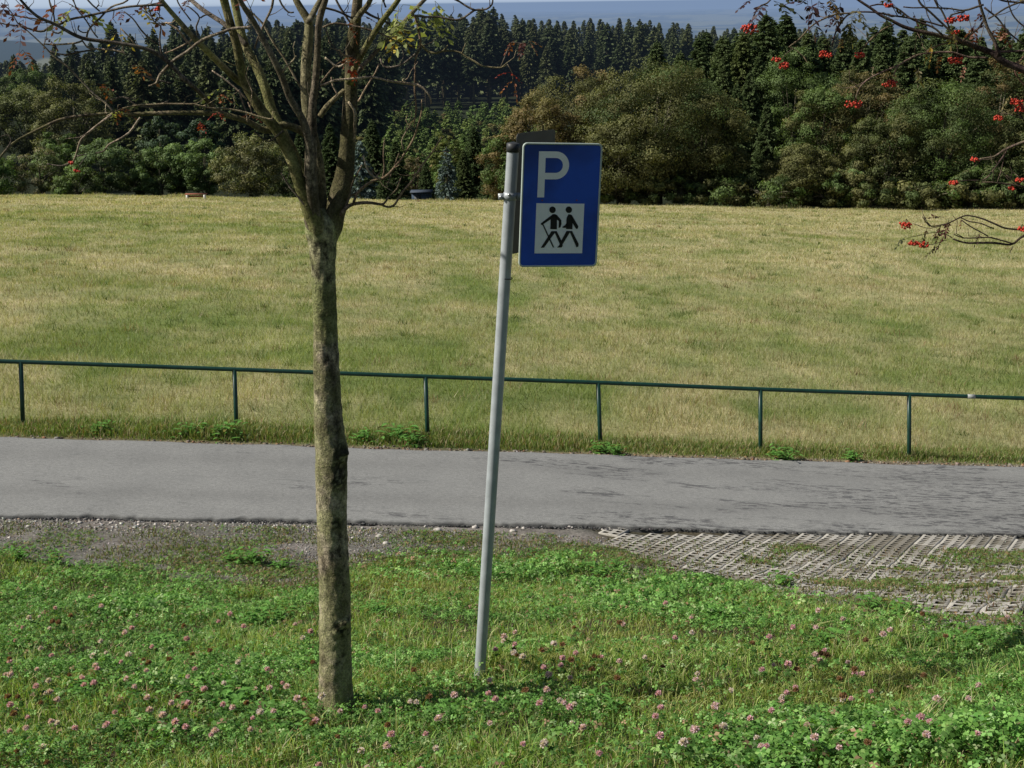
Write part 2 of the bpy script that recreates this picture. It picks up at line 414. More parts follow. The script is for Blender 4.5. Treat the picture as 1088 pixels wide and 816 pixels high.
# ------------------------------------------------------------------ grass pavers
def pavers():
    mb_V = []; mb_Q = []; mb_C = []; n = 0
    ang = math.radians(-26); ca, sa = math.cos(ang), math.sin(ang)
    cw = [.038, .078, .060, .078, .038]              # widths across one paver : rib, hole, rib, hole, rib
    cl = [.030, .082, .058, .082, .058, .082, .030]     # lengths
    W = sum(cw)+.003; L = sum(cl)+.003
    xe = np.concatenate([[0], np.cumsum(cw)]); ye = np.concatenate([[0], np.cumsum(cl)])
    rng = np.random.default_rng(3)
    O = np.array([PAVE_X0-1, 17.0])
    for a in range(-60, 90):
        for bb in range(-60, 60):
            c0 = np.array([a*W, bb*L+(.5*L if a % 2 else 0)])
            P = O+np.array([ca*c0[0]-sa*c0[1], sa*c0[0]+ca*c0[1]])
            if not (-2 < P[0] < 16 and 10 < P[1] < 21): continue
            cen = P+np.array([ca*W/2-sa*L/2, sa*W/2+ca*L/2])
            u = float(uof(cen[0], cen[1]))
            if u > 17.88 or pave_mask(cen[0], cen[1]) < .5: continue
            zc = rng.normal(0, .002); tl = rng.normal(0, .004, 2)
            colr = np.array([.48, .455, .40])*rng.uniform(.9, 1.08)
            dirt = float(sstep(.5, .68, fbm(cen[0]*1.2, cen[1]*1.2, 55, 3)))
            colr = colr*(1-.55*dirt)+np.array([.13, .11, .07])*.55*dirt
            gx, gy = np.meshgrid(xe, ye, indexing='ij')
            wx = P[0]+ca*gx-sa*gy; wy = P[1]+sa*gx+ca*gy
            wz = gz(wx, wy)+.0+zc+tl[0]*(gx-.15)+tl[1]*(gy-.2)
            top = np.stack([wx, wy, wz], -1); bot = top.copy(); bot[..., 2] -= .08
            k = gx.size; V = np.vstack([top.reshape(-1, 3), bot.reshape(-1, 3), top.reshape(-1, 3)])
            def id_(i, j): return i*len(ye)+j
            q = []
            for i in range(5):
                for j in range(7):
                    a0, a1, a2, a3 = id_(i, j), id_(i+1, j), id_(i+1, j+1), id_(i, j+1)
                    if i % 2 == 1 and j % 2 == 1:
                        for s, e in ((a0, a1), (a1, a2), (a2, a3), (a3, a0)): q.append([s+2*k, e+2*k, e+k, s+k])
                    else: q.append([a0, a1, a2, a3])
            for i in range(5):
                q.append([id_(i, 0)+k, id_(i+1, 0)+k, id_(i+1, 0), id_(i, 0)]); q.append([id_(i+1, 7)+k, id_(i, 7)+k, id_(i, 7), id_(i+1, 7)])
            for j in range(7):
                q.append([id_(0, j+1)+k, id_(0, j)+k, id_(0, j), id_(0, j+1)]); q.append([id_(5, j)+k, id_(5, j+1)+k, id_(5, j+1), id_(5, j)])
            mb_V.append(V); mb_Q.append(np.array(q)+n); cc_ = np.repeat(colr[None], len(V), 0); cc_[k:] = (.14, .125, .095); mb_C.append(cc_); n += len(V)  # hole walls painted dark: their shade is put into the colour
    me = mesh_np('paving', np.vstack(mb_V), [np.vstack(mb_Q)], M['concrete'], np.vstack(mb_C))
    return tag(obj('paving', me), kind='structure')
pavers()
# ------------------------------------------------------------------ grass
def scatter(n, x0, x1, y0, y1, rng): return rng.uniform(x0, x1, n), rng.uniform(y0, y1, n)
def blades(X, Y, Z, H, W, lean, C, rng, seg=2, dirn=None):
    n = len(X); th = rng.uniform(0, 2*np.pi, n); ph = rng.uniform(0, 2*np.pi, n)
    side = np.stack([np.cos(th), np.sin(th), np.zeros(n)], 1)*(W/2)[:, None]
    ld = np.stack([np.cos(ph), np.sin(ph), np.zeros(n)], 1)*(lean*H)[:, None]
    B = np.stack([X, Y, Z], 1); up = np.array([0, 0, 1.])
    if seg == 1:
        V = np.stack([B-side, B+side, B+ld+up*H[:, None]], 1).reshape(-1, 3)
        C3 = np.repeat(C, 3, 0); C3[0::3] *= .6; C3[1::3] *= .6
        return V, None, np.arange(n*3).reshape(n, 3), C3
    m_ = B+ld*.35+up*(H*.6)[:, None]; tip = B+ld+up*(H*(1-.25*lean))[:, None]
    V = np.stack([B-side, B+side, m_+side*.8, m_-side*.8, tip], 1).reshape(-1, 3)
    k = np.arange(n)[:, None]*5
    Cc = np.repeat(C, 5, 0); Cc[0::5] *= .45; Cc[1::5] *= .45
    return V, k+np.array([[0, 1, 2, 3]]), k+np.array([[3, 2, 4]]), Cc
def colmix(n, rng, cols, w):
    idx = rng.choice(len(cols), n, p=np.array(w)/sum(w)); c = np.array(cols)[idx]
    return c*rng.uniform(.7, 1.3, (n, 1))*rng.uniform(.93, 1.07, (n, 3))
GC = [(.18, .33, .055), (.34, .50, .11), (.48, .54, .19), (.70, .63, .35), (.40, .26, .14)]
def bank_density(X, Y):
    e = bank_edge(X)-uof(X, Y)           # >0 inside the greenery
    d = sstep(-.35+.0*X, .75, e+(fbm(X*1.3, Y*1.3, 61, 3)-.5)*1.6)
    return d
def patch_clover(X, Y): return sstep(.40, .58, fbm(X*.75+2, Y*.75+5, 63, 3))
rng = np.random.default_rng(11)
def keep(X, Y, p, rng): return rng.uniform(0, 1, len(X)) < p
def near_area(n, rng):
    # trapezoid in front of the camera, wider than the picture
    Y = np.sqrt(rng.uniform(4.3**2, 17.6**2, n)); X = rng.uniform(-1, 1, n)*(.8+.50*Y)
    return X, Y
mb = MB()
X, Y = near_area(330000, rng); Xn = rng.uniform(-1, 1, 70000); Yn = rng.uniform(4.6, 8.2, 70000); X = np.concatenate([X, Xn*(.6+.42*Yn)]); Y = np.concatenate([Y, Yn]); d = bank_density(X, Y); pc = patch_clover(X, Y)
k = keep(X, Y, d*(1-.45*pc)*(.45+.55*sstep(.3, .5, fbm(X*2.2, Y*2.2, 67, 2))), rng); X, Y = X[k], Y[k]; n = len(X)
Hh = rng.uniform(.035, .11, n)*(.6+.9*fbm(X*1.7, Y*1.7, 68, 3))*np.interp(Y, [5, 9, 16], [1, .95, .75])
W_ = rng.uniform(.0025, .006, n)*np.interp(Y, [5, 12], [1, 1.7])
c = colmix(n, rng, GC, [4, 5, 3, 1.3, .5])
dry = sstep(.52, .66, fbm(X*.9+4, Y*.9, 69, 3))[:, None]; c = c*(1-.6*dry)+np.array([.42, .42, .13])*.6*dry
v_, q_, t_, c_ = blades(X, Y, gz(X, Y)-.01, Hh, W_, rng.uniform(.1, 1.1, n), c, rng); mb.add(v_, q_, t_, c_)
# taller tussocks
nt_ = 420; tx, ty = near_area(nt_, rng); kk = bank_density(tx, ty) > .6; tx, ty = tx[kk], ty[kk]
# denser tall grass around the trunk, the post and to the right
for (px, py, m_) in ((357, 750, 14), (510, 712, 8), (240, 690, 10), (300, 700, 8), (1060, 740, 16), (1000, 780, 12), (610, 690, 6), (940, 700, 8)):
    g = ground_px(px, py); tx = np.concatenate([tx, g[0]+rng.normal(0, .16, m_)]); ty = np.concatenate([ty, g[1]+rng.normal(0, .16, m_)])
rep = 32; X = np.repeat(tx, rep)+rng.normal(0, .035, len(tx)*rep); Y = np.repeat(ty, rep)+rng.normal(0, .035, len(tx)*rep); n = len(X)
c = colmix(n, rng, GC, [3, 5, 5, 1.5, .2])
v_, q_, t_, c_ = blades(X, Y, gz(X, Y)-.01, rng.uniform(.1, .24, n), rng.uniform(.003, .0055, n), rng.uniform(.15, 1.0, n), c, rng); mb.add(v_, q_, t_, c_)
# sparse weeds on the gravel and in the paver gaps
X, Y = near_area(260000, rng); u = uof(X, Y); e = bank_edge(X)
dg = sstep(.44, .60, fbm(X*1.1, Y*1.6, 73, 4))*(u > e-.6)*(u < 17.8)*(.35+.65*sstep(17.8, 16.6, u))
pv = pave_mask(X, Y); 
k = keep(X, Y, dg*(1-pv)*1.0+pv*(.10+.90*sstep(.62, .70, fbm(X*1.3+3, Y*1.1, 79, 4))*(u > e))+.05*(u > e-.6)*(u < 17.85), rng); X, Y = X[k], Y[k]; n = len(X)
c = colmix(n, rng, [(.15, .22, .05), (.20, .22, .08), (.32, .25, .14), (.16, .10, .06)], [4, 4, 2, 1.2])
v_, q_, t_, c_ = blades(X, Y, gz(X, Y)-.02, rng.uniform(.025, .085, n), rng.uniform(.009, .017, n), rng.uniform(.2, 1.3, n), c, rng); mb.add(v_, q_, t_, c_)
tag(mb.obj('grass', M['grass']), 'short green grass on the bank round the tree and the sign post', 'grass', kind='stuff')
# ------------------------------------------------------------------ clover leaves and herbs
def leaflets(X, Y, Z, size, C, rng, tilt=.6):
    """three leaflets on each stalk"""
    n = len(X); th = rng.uniform(0, 2*np.pi, n)
    Nn = unit(np.stack([rng.normal(0, tilt, n), rng.normal(0, tilt, n), np.ones(n)], 1))
    Vs = []; Qs = []; Cs = []
    base = np.stack([X, Y, Z], 1)
    for k in range(3):
        a = th+k*2.094
        T = unit(np.stack([np.cos(a), np.sin(a), np.zeros(n)], 1))
        T = unit(T-Nn*(T*Nn).sum(1, keepdims=True))
        nn = unit(Nn+T*.25)
        v, q = leaf_quads(base+T*size[:, None]*.5, nn, size, size*.78, rng, T)
        Vs.append(v); Qs.append(q+k*n*4); Cs.append(np.repeat(C, 4, 0))
    return np.vstack(Vs), np.vstack(Qs), np.vstack(Cs)
mb = MB(); rng = np.random.default_rng(12)
X, Y = near_area(250000, rng); Xn = rng.uniform(-1, 1, 60000); Yn = rng.uniform(4.6, 8.2, 60000); X = np.concatenate([X, Xn*(.6+.42*Yn)]); Y = np.concatenate([Y, Yn])
d = bank_density(X, Y); pc = patch_clover(X, Y)
k = keep(X, Y, d*(.13+.75*sstep(.43, .56, fbm(X*.75+2, Y*.75+5, 63, 3))+.12*pc), rng); X, Y = X[k], Y[k]; n = len(X)
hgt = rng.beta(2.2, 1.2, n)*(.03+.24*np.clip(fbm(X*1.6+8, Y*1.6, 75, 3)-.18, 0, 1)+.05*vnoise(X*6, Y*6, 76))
c = colmix(n, rng, [(.085, .20, .04), (.15, .31, .065), (.25, .44, .12), (.36, .48, .22), (.34, .23, .14)], [5, 5, 3, .8, .5])*(.55+.6*np.clip(hgt/.12, 0, 1))[:, None]  # low leaves painted darker, shade between the plants put into colour
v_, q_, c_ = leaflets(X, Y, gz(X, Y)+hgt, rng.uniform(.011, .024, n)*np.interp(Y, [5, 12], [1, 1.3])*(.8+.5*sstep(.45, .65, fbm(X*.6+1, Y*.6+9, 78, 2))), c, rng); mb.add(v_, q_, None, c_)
X, Y = near_area(120000, rng); u = uof(X, Y); e = bank_edge(X); pv = pave_mask(X, Y)
k = keep(X, Y, (u > e-.5)*(u < 17.7)*(sstep(.46, .60, fbm(X*.9+6, Y*1.5, 74, 4))*(1-pv)+pv*sstep(.64, .71, fbm(X*1.3+3, Y*1.1, 79, 4))), rng); X, Y = X[k], Y[k]; n = len(X)
v_, q_, c_ = leaflets(X, Y, gz(X, Y)+rng.uniform(.005, .045, n), rng.uniform(.014, .026, n), colmix(n, rng, [(.12, .24, .05), (.18, .24, .07), (.28, .20, .10)], [4, 3, 2]), rng); mb.add(v_, q_, None, c_)
tag(mb.obj('clover_leaves', M['clover']), 'low clover leaves spreading between the grass blades', 'clover', kind='stuff')
# dry litter
mb = MB(); X, Y = near_area(16000, rng); k = uof(X, Y) < 17.8; X, Y = X[k], Y[k]; n = len(X)
P = np.stack([X, Y, gz(X, Y)+rng.uniform(.0, .05, n)*bank_density(X, Y)+.006], 1)
v_, q_ = leaf_quads(P, unit(np.stack([rng.normal(0, .4, n), rng.normal(0, .4, n), np.ones(n)], 1)), rng.uniform(.012, .035, n), rng.uniform(.004, .014, n), rng)
mb.add(v_, q_, None, np.repeat(colmix(n, rng, [(.22, .12, .06), (.30, .22, .12), (.12, .07, .045), (.4, .34, .24)], [3, 3, 3, 1]), 4, 0))
tag(mb.obj('leaf_litter', M['foliage']), 'small dry brown leaves and straw bits lying in the grass', 'leaf litter', kind='stuff')
# broad leaved weeds, each a plant of its own
def rosette(seed, n=26, L=.13, up=.6):
    r = np.random.default_rng(seed); mb = MB()
    for i in range(n):
        a = r.uniform(0, 6.28); l = L*r.uniform(.5, 1.1); w = l*r.uniform(.28, .42); el = r.uniform(.1, 1.0)*up
        d = np.array([math.cos(a), math.sin(a), 0]); s_ = np.array([-math.sin(a), math.cos(a), 0])
        st = np.array([r.normal(0, .055), r.normal(0, .055), r.uniform(0, .10)])
        mb.tube([[0, 0, 0], st*np.array([.6, .6, .5]), st+d*.004], [.0025, .0018, .0015], 4, (.16, .26, .07))
        tt_ = np.linspace(0, 1, 6); pts = st+d*(tt_*l)[:, None]+np.array([0, 0, 1])*((tt_*el-tt_**2*el*.9)*l*1.3)[:, None]
        ww = w*np.array([.08, .6, 1, .95, .6, .05])*.5
        ww = ww*(1+.15*np.sin(tt_*20+i))
        V = np.concatenate([pts+s_*ww[:, None]+[0, 0, .15*w], pts, pts-s_*ww[:, None]+[0, 0, .15*w]])
        Q = [[j, j+1, j+7, j+6] for j in range(5)]+[[6+j, 7+j, 13+j, 12+j] for j in range(5)]
        g = r.uniform(.7, 1.3); mb.add(V, Q, None, np.array([.15, .33, .07])*g if r.uniform() > .1 else np.array([.25, .22, .06])*g)
    return mb.mesh('weed', M['clover'])
ros = [rosette(101+i, 62+8*i, .072, 1.0) for i in range(5)]
weeds = [(270, 600, 1.7), (300, 606, 1.2), (250, 596, 1.2), (60, 600, 1.2), (20, 596, 1.3), (640, 612, 1.4), (655, 606, 1.2), (625, 607, 1.1), (330, 700, .9), (700, 620, 1.0), (830, 622, 1.2), (930, 650, 1.2), (960, 655, 1.1), (215, 660, 1.2), (270, 668, 1.3), (300, 660, 1.1), (560, 640, 1.0), (590, 660, 1.0), (430, 640, 1.1), (400, 655, 1.0), (470, 610, .9), (110, 615, 1.0), (170, 690, 1.1), (90, 740, 1.0), (250, 760, 1.2), (300, 790, 1.1), (480, 770, 1.0), (640, 760, 1.0), (880, 690, 1.1), (760, 665, 1.1), (1030, 690, 1.1), (20, 690, 1.1)]
for i, (px, py, s_) in enumerate(weeds):
    g = ground_px(px, py)
    o = obj('weed', ros[i % 5]); o.location = g; o.scale = (s_, s_, s_); o.rotation_euler.z = i*1.7
    tag(o, 'leafy green weed growing low on the grassy bank before the road', 'weed', 'leafy weeds on the bank')
# clover flowers
import bmesh as _bm
bmb = _bm.new(); _bm.ops.create_icosphere(bmb, subdivisions=1, radius=1); BV0 = np.array([v.co[:] for v in bmb.verts]); BT0 = np.array([[v.index for v in f.verts] for f in bmb.faces]); bmb.free()
def clover_flower(seed):
    r = np.random.default_rng(seed); h = r.uniform(.08, .15)
    mb = MB(); a = r.normal(0, .02, 2)
    mb.tube([[0, 0, 0], [a[0], a[1], h*.6], [a[0]*2, a[1]*2, h]], [.0014, .0012, .001], 4, (.10, .19, .04))
    nq0 = sum(len(q) for q in mb.Q)
    n = 150; D = unit(r.normal(size=(n, 3))); D[:, 2] = np.abs(D[:, 2]*1.2)-.35; D = unit(D)
    R = .0145; c0 = np.array([a[0]*2, a[1]*2, h+.004])
    P = c0+D*R*r.uniform(.5, 1, (n, 1))
    T = D; Nn = unit(np.cross(D, r.normal(size=(n, 3))))
    v, q = leaf_quads(P, Nn, .012, .0055, r, T)
    base = np.array([[.97, .70, .80], [.98, .82, .87], [.95, .58, .72]])[seed % 3]
    if seed % 7 == 5: base = np.array([.38, .22, .13])
    tipf = np.repeat(r.uniform(.6, 1.25, (n, 1)), 4, 0)
    mb.add(v, q, None, base*tipf)
    mb.add(BV0*R*.72+c0, None, BT0, base*.75)
    n2 = 5; P = np.stack([a[0]*1.3+r.normal(0, .01, n2), a[1]*1.3+r.normal(0, .01, n2), np.full(n2, h*.8)], 1)
    v, q, c = leaflets(P[:, 0], P[:, 1], P[:, 2], np.full(n2, .016), np.repeat([[.08, .17, .04]], n2, 0), r, .5); mb.add(v, q, None, c)
    return mb.mesh('clover_flower', M['bloom'])
cf = [clover_flower(200+i) for i in range(9)]
rng = np.random.default_rng(33)
def fl_density(px, py):
    d = 0
    for cx, cy, sx_, sy_, w in ((70, 700, 90, 50, 1.6), (250, 770, 90, 40, 1), (560, 730, 60, 40, 1), (660, 690, 80, 40, .8), (850, 730, 90, 60, .9), (900, 780, 120, 40, .6), (630, 780, 100, 40, .6), (300, 700, 60, 50, .6), (440, 800, 90, 40, .4), (30, 790, 60, 40, .9)):
        d += w*math.exp(-((px-cx)/sx_)**2-((py-cy)/sy_)**2)
    return d+.025
cnt = 0; tries = 0
while cnt < 262 and tries < 6000:
    tries += 1
    px, py = rng.uniform(-60, 1150), rng.uniform(640, 835)
    if rng.uniform() > fl_density(px, py): continue
    g = ground_px(px, py+18, 2.5)
    if g is None: continue
    o = obj('clover_flower', cf[int(rng.integers(9))]); o.location = g+np.array([0, 0, .035]); s_ = rng.uniform(.75, 1.2)*(1+.12*(g[1] > 8)); o.scale = (s_,)*3
    o.rotation_euler = (rng.normal(0, .15), rng.normal(0, .15), rng.uniform(0, 6.28))
    tag(o, 'small round pink clover flower standing in the foreground grass', 'clover flower', 'pink clover flowers in the grass'); cnt += 1
# ------------------------------------------------------------------ gravel and stones
def rock(seed, sub=1):
    import bmesh
    bm = bmesh.new(); bmesh.ops.create_icosphere(bm, subdivisions=sub, radius=1)
    r = np.random.default_rng(seed); V = np.array([v.co[:] for v in bm.verts]); T = np.array([[v.index for v in f.verts] for f in bm.faces]); bm.free()
    V = V*(1+r.uniform(-.28, .22, (len(V), 1))); V *= np.array([1, r.uniform(.6, .9), r.uniform(.4, .65)]); return V, T
rng = np.random.default_rng(44); rk = [rock(i, 1)[0] for i in range(8)]; RT = rock(0, 1)[1]
def rocks_mesh(X, Y, S, C, rng, name, label, cat):
    mb = MB(); n = len(X); Z = gz(X, Y); nv = len(rk[0])
    which = rng.integers(0, 8, n); th = rng.uniform(0, 6.28, n)
    B = np.stack(rk)[which]*S[:, None, None]; c_, s_ = np.cos(th)[:, None], np.sin(th)[:, None]
    Vx = B[..., 0]*c_-B[..., 1]*s_+X[:, None]; Vy = B[..., 0]*s_+B[..., 1]*c_+Y[:, None]; Vz = B[..., 2]+Z[:, None]+S[:, None]*.15
    mb.add(np.stack([Vx, Vy, Vz], -1).reshape(-1, 3), None, (RT[None]+np.arange(n)[:, None, None]*nv).reshape(-1, 3), np.repeat(C, nv, 0))
    return tag(mb.obj(name, M['stone']), label, cat, kind='stuff')
X, Y = near_area(150000, rng); u = uof(X, Y); e = bank_edge(X)
dens = sstep(-1.2, .6, u-e)*(u < 17.95)*(.25+.75*sstep(.4, .6, fbm(X*1.3, Y*2, 77, 3)))*(1-.97*pave_mask(X, Y))+np.exp(-((u-17.86)/.10)**2)*(u < 17.97)*.5
k = keep(X, Y, dens*.8, rng); X, Y = X[k], Y[k]; n = len(X)
C = colmix(n, rng, [(.20, .195, .185), (.32, .30, .27), (.52, .49, .44), (.12, .11, .10), (.34, .25, .19)], [4, 4, 1.6, 2, .8])
uu_ = uof(X, Y); S_ = rng.uniform(.004, .017, n)*(1+.9*rng.uniform(0, 1, n)**3*(uu_ > 17.45)); C = np.where(((uu_ > 17.6)*(rng.uniform(0, 1, n) < .35))[:, None], C*1.5, C)
rocks_mesh(X, Y, S_, C, rng, 'gravel', 'grey gravel strip between the grass bank and the road edge', 'gravel')
X = rng.uniform(-9, 9, 5200); u = 18.0+rng.normal(-.015, .035, 5200); k = keep(X, u, .25+.75*sstep(3, -1, X), rng); X = X[k]; u = u[k]; Y = u+.108*80*np.tanh(X/80); n = len(X)
rocks_mesh(X, Y, rng.uniform(.008, .022, n), colmix(n, rng, [(.045, .045, .045), (.09, .088, .085), (.25, .24, .22)], [5, 3, .8]), rng, 'asphalt_crumbs', 'dark broken asphalt crumbs along the near road edge', 'asphalt crumbs')
X = rng.uniform(-14, 16, 5200); u = 21.42+np.abs(rng.normal(0, .16, 5200)); Y = u+.108*80*np.tanh(X/80); n = len(X)
C = colmix(n, rng, [(.22, .19, .15), (.32, .29, .25), (.15, .11, .08), (.28, .17, .10)], [4, 2, 3, 2])
rocks_mesh(X, Y, rng.uniform(.008, .028, n)*(1+rng.uniform(0, 1, n)**8*1.5), C, rng, 'verge_gravel', 'brown grit and pebbles along the far edge of the road', 'gravel')
stones = [(85, 556, 5), (105, 553, 4), (118, 556, 4), (148, 555, 3.5), (165, 558, 4), (200, 556, 3.5), (403, 571, 8), (410, 578, 6), (385, 562, 4), (465, 565, 9), (478, 571, 6), (505, 561, 7), (545, 565, 6), (556, 562, 4), (452, 560, 4), (605, 560, 4), (640, 563, 3), (430, 573, 4), (295, 559, 3), (240, 557, 3), (880, 556, 3), (885, 561, 3), (925, 568, 3), (608, 561, 3), (550, 561, 3), (340, 566, 4), (375, 572, 4), (30, 560, 4), (10, 572, 4), (1005, 566, 3)]
stm = []
for i in range(5):
    V, T = rock(60+i, 2); g = .9+.15*i/5
    stm.append(mesh_np('stone', V, [T], M['stone'], np.ones((len(V), 3))*np.array([.58, .54, .49])*g))
for i, (px, py, r) in enumerate(stones):
    g = ground_px(px, py); s_ = r/F*g[1]*1.0*.62
    o = obj('stone', stm[i % 5]); o.location = g+np.array([0, 0, s_*.2]); o.scale = (s_, s_, s_); o.rotation_euler.z = i*2.1
    tag(o, 'small pale stone lying on the gravel beside the near road edge', 'stone', 'pale stones along the road edge')
# ------------------------------------------------------------------ field grass
rng = np.random.default_rng(21)
def field_points(n, u0, u1, rng, pw=1.0):
    # density falls with distance
    t = rng.uniform(0, 1, n); Y = u0*(u1/u0)**(t**pw); X = rng.uniform(-1, 1, n)*(3+.46*Y)
    return X, Y+.108*80*np.tanh(X/80)
def field_blade_col(X, Y, rng, n):
    t = np.clip(straw_amount(X, Y)+rng.normal(0, .22, n), 0, 1)[:, None]
    g = colmix(n, rng, [(.20, .29, .06), (.29, .37, .09), (.38, .42, .14)], [3, 4, 3]); s_ = colmix(n, rng, [(.64, .58, .34), (.54, .48, .26), (.74, .69, .47), (.40, .29, .17)], [4, 3, 2, 1])
    return g*(1-t)+s_*t
mb = MB()
X, Y = field_points(560000, 22.1, 92, rng); k = keep(X, Y, sstep(92, 55, Y), rng); X, Y = X[k], Y[k]; n = len(X); tuft = fbm(X*1.2, Y*1.2, 23, 3)
H = rng.uniform(.05, .16, n)*(.5+1.1*tuft); W_ = rng.uniform(.005, .011, n)*np.interp(Y, [22, 60, 90], [1, 2.4, 3.4])
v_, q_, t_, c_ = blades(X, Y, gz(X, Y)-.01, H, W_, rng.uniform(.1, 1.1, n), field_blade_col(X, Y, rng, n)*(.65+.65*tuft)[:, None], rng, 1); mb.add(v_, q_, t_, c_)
# seed stalks
X, Y = field_points(52000, 22.3, 60, rng); n = len(X); k = keep(X, Y, .15+.85*sstep(.4, .7, straw_amount(X, Y)), rng); X, Y = X[k], Y[k]; n = len(X)
v_, q_, t_, c_ = blades(X, Y, gz(X, Y), rng.uniform(.12, .3, n), rng.uniform(.004, .008, n)*np.interp(Y, [22, 60], [1, 2]), rng.uniform(.05, .5, n), colmix(n, rng, [(.46, .38, .21), (.36, .26, .14), (.30, .17, .10)], [3, 2, 1]), rng, 1); mb.add(v_, q_, t_, c_)
X, Y = field_points(520000, 50, 147, rng, .9); k = keep(X, Y, sstep(48, 90, Y), rng); X, Y = X[k], Y[k]; n = len(X); tuft = fbm(X*.5, Y*.5, 24, 3)
H = rng.uniform(.06, .2, n)*(.5+tuft); W_ = rng.uniform(.5, 1.3, n)*np.interp(Y, [50, 147], [.024, .07])
v_, q_, t_, c_ = blades(X, Y, gz(X, Y)-.02, H, W_, rng.uniform(.1, 1.0, n), field_blade_col(X, Y, rng, n)*(.8+.4*tuft)[:, None], rng, 1); mb.add(v_, q_, t_, c_)
X = rng.uniform(-62, 66, 30000); u = 139.5+rng.uniform(0, 5, 30000)+3*(fbm(X*.12, X*0, 28, 3)-.5); Y = u+.108*80*np.tanh(X/80); n = len(X); hh_ = fbm(X*.35, X*0+4, 29, 4)
v_, q_, t_, c_ = blades(X, Y, gz(X, Y), rng.uniform(.05, .42, n)*np.clip(hh_*2.4-.6, .15, 1.6), rng.uniform(.04, .10, n), rng.uniform(.1, .7, n), colmix(n, rng, [(.60, .54, .32), (.45, .40, .20), (.22, .27, .08)], [4, 3, 2]), rng, 1); mb.add(v_, q_, t_, c_)
cx_, cy_ = field_points(900, 24, 135, rng); rep = 26; sg_ = rng.uniform(.08, .3, 900); X = np.repeat(cx_, rep)+rng.normal(0, 1, 900*rep)*np.repeat(sg_, rep); Y = np.repeat(cy_, rep)+rng.normal(0, 1, 900*rep)*np.repeat(sg_, rep); n = len(X)
cc_ = np.repeat(np.array([(.13, .20, .05), (.20, .28, .07), (.36, .24, .14), (.62, .55, .34)])[rng.choice(4, 900, p=[.4, .25, .15, .2])], rep, 0)*rng.uniform(.7, 1.3, (n, 1))
v_, q_, t_, c_ = blades(X, Y, gz(X, Y), rng.uniform(.08, .26, n), rng.uniform(.5, 1.2, n)*np.interp(Y, [22, 140], [.012, .07]), rng.uniform(.1, 1, n), cc_, rng, 1); mb.add(v_, q_, t_, c_)
tag(mb.obj('meadow_grass', M['grass']), 'wide yellow green meadow of dry grass beyond the railing', 'meadow', kind='stuff')
# rank verge along the railing
mb = MB(); n = 60000; X = rng.uniform(-14, 15, n); vh = fbm(X*.9, X*0+5, 27, 4)
u = 21.74+rng.beta(1.4, 2.0, n)*1.4; Y = u+.108*80*np.tanh(X/80)
hf = np.interp(X, [-9, -6.5, -5, -3, -1, 2, 6], [.6, 1.1, 1.3, .75, .8, .6, .55])
H = rng.uniform(.06, .26, n)*(.35+1.2*vh)*hf*sstep(21.55, 22.1, u)+.03
c = colmix(n, rng, [(.15, .24, .05), (.24, .32, .08), (.50, .43, .24), (.30, .17, .09)], [4, 3, 2.4, 1.0])
v_, q_, t_, c_ = blades(X, Y, gz(X, Y)-.01, H, rng.uniform(.006, .012, n), rng.uniform(.1, .8, n), c, rng); mb.add(v_, q_, t_, c_)
tag(mb.obj('verge_grass', M['grass']), 'taller rank grass along the foot of the railing', 'grass', kind='stuff')
for i, (px, py, s_) in enumerate(((425, 470, 2.6), (440, 473, 1.8), (832, 489, 2.0), (238, 466, 2.2), (385, 470, 1.5), (205, 464, 2.0), (655, 483, 1.5), (640, 481, 1.6), (105, 461, 1.6), (905, 490, 1.3))):
    g = ground_px(px, py)
    o = obj('weed', ros[i % 5]); o.location = g; o.scale = (s_,)*3; o.rotation_euler.z = i*1.3
    tag(o, 'broad leaved green weed at the far road edge below the railing', 'weed', 'weeds along the far road edge')
# ------------------------------------------------------------------ railing
rl = [(-420, 372.5, 436), (-205, 378, 443), (22, 384.5, 452), (249, 392.5, 459), (452, 400, 467), (635.5, 406.5, 474), (808, 413.5, 481), (966, 419, 487.5), (1112, 424, 493), (1250, 429, 499)]
pr0 = ground_px(22, 452)
rail_t = empty('pipe_railing', pr0, 'long dark green pipe railing with one rail between road and meadow', 'railing')
tops = []
for (px, yt, yb) in rl:
    base = ground_px(px+(2.5 if px < 700 else 0), yb, 15) if -100 < px < 1150 else None
    if base is None:
        r = ray(px, yb); Yv = 22.5+.108*(px-544)/68; base = r*Yv/r[1]; base[2] = G(base[0], base[1])
    t = at(px, yt, base[1]); tops.append(t)
    mb = MB(); d = (base-t)
    mb.tube([t-d*.0, base+d*.25], [.036, .036], 12); 
    o = mb.obj('post', M['green paint'], rail_t, True); o.matrix_parent_inverse = Matrix.Translation(-Vector(pr0))
tops = np.array(tops); P, R = smooth_path(tops+[0, 0, .0], np.full(len(tops), .034), .25)
mb = MB(); mb.tube(P, R, 14); o = mb.obj('rail', M['green paint'], rail_t, True); o.matrix_parent_inverse = Matrix.Translation(-Vector(pr0))
g = at(1020, 421, 23.4); ii = np.argmin(np.linalg.norm(P-g, axis=1)); mb = MB(); mb.tube([P[ii]-(P[ii+1]-P[ii])*.25, P[ii]+(P[ii+1]-P[ii])*.25], [.037, .037], 14); o = mb.obj('sleeve', M['worn paint'], rail_t, True); o.matrix_parent_inverse = Matrix.Translation(-Vector(pr0))
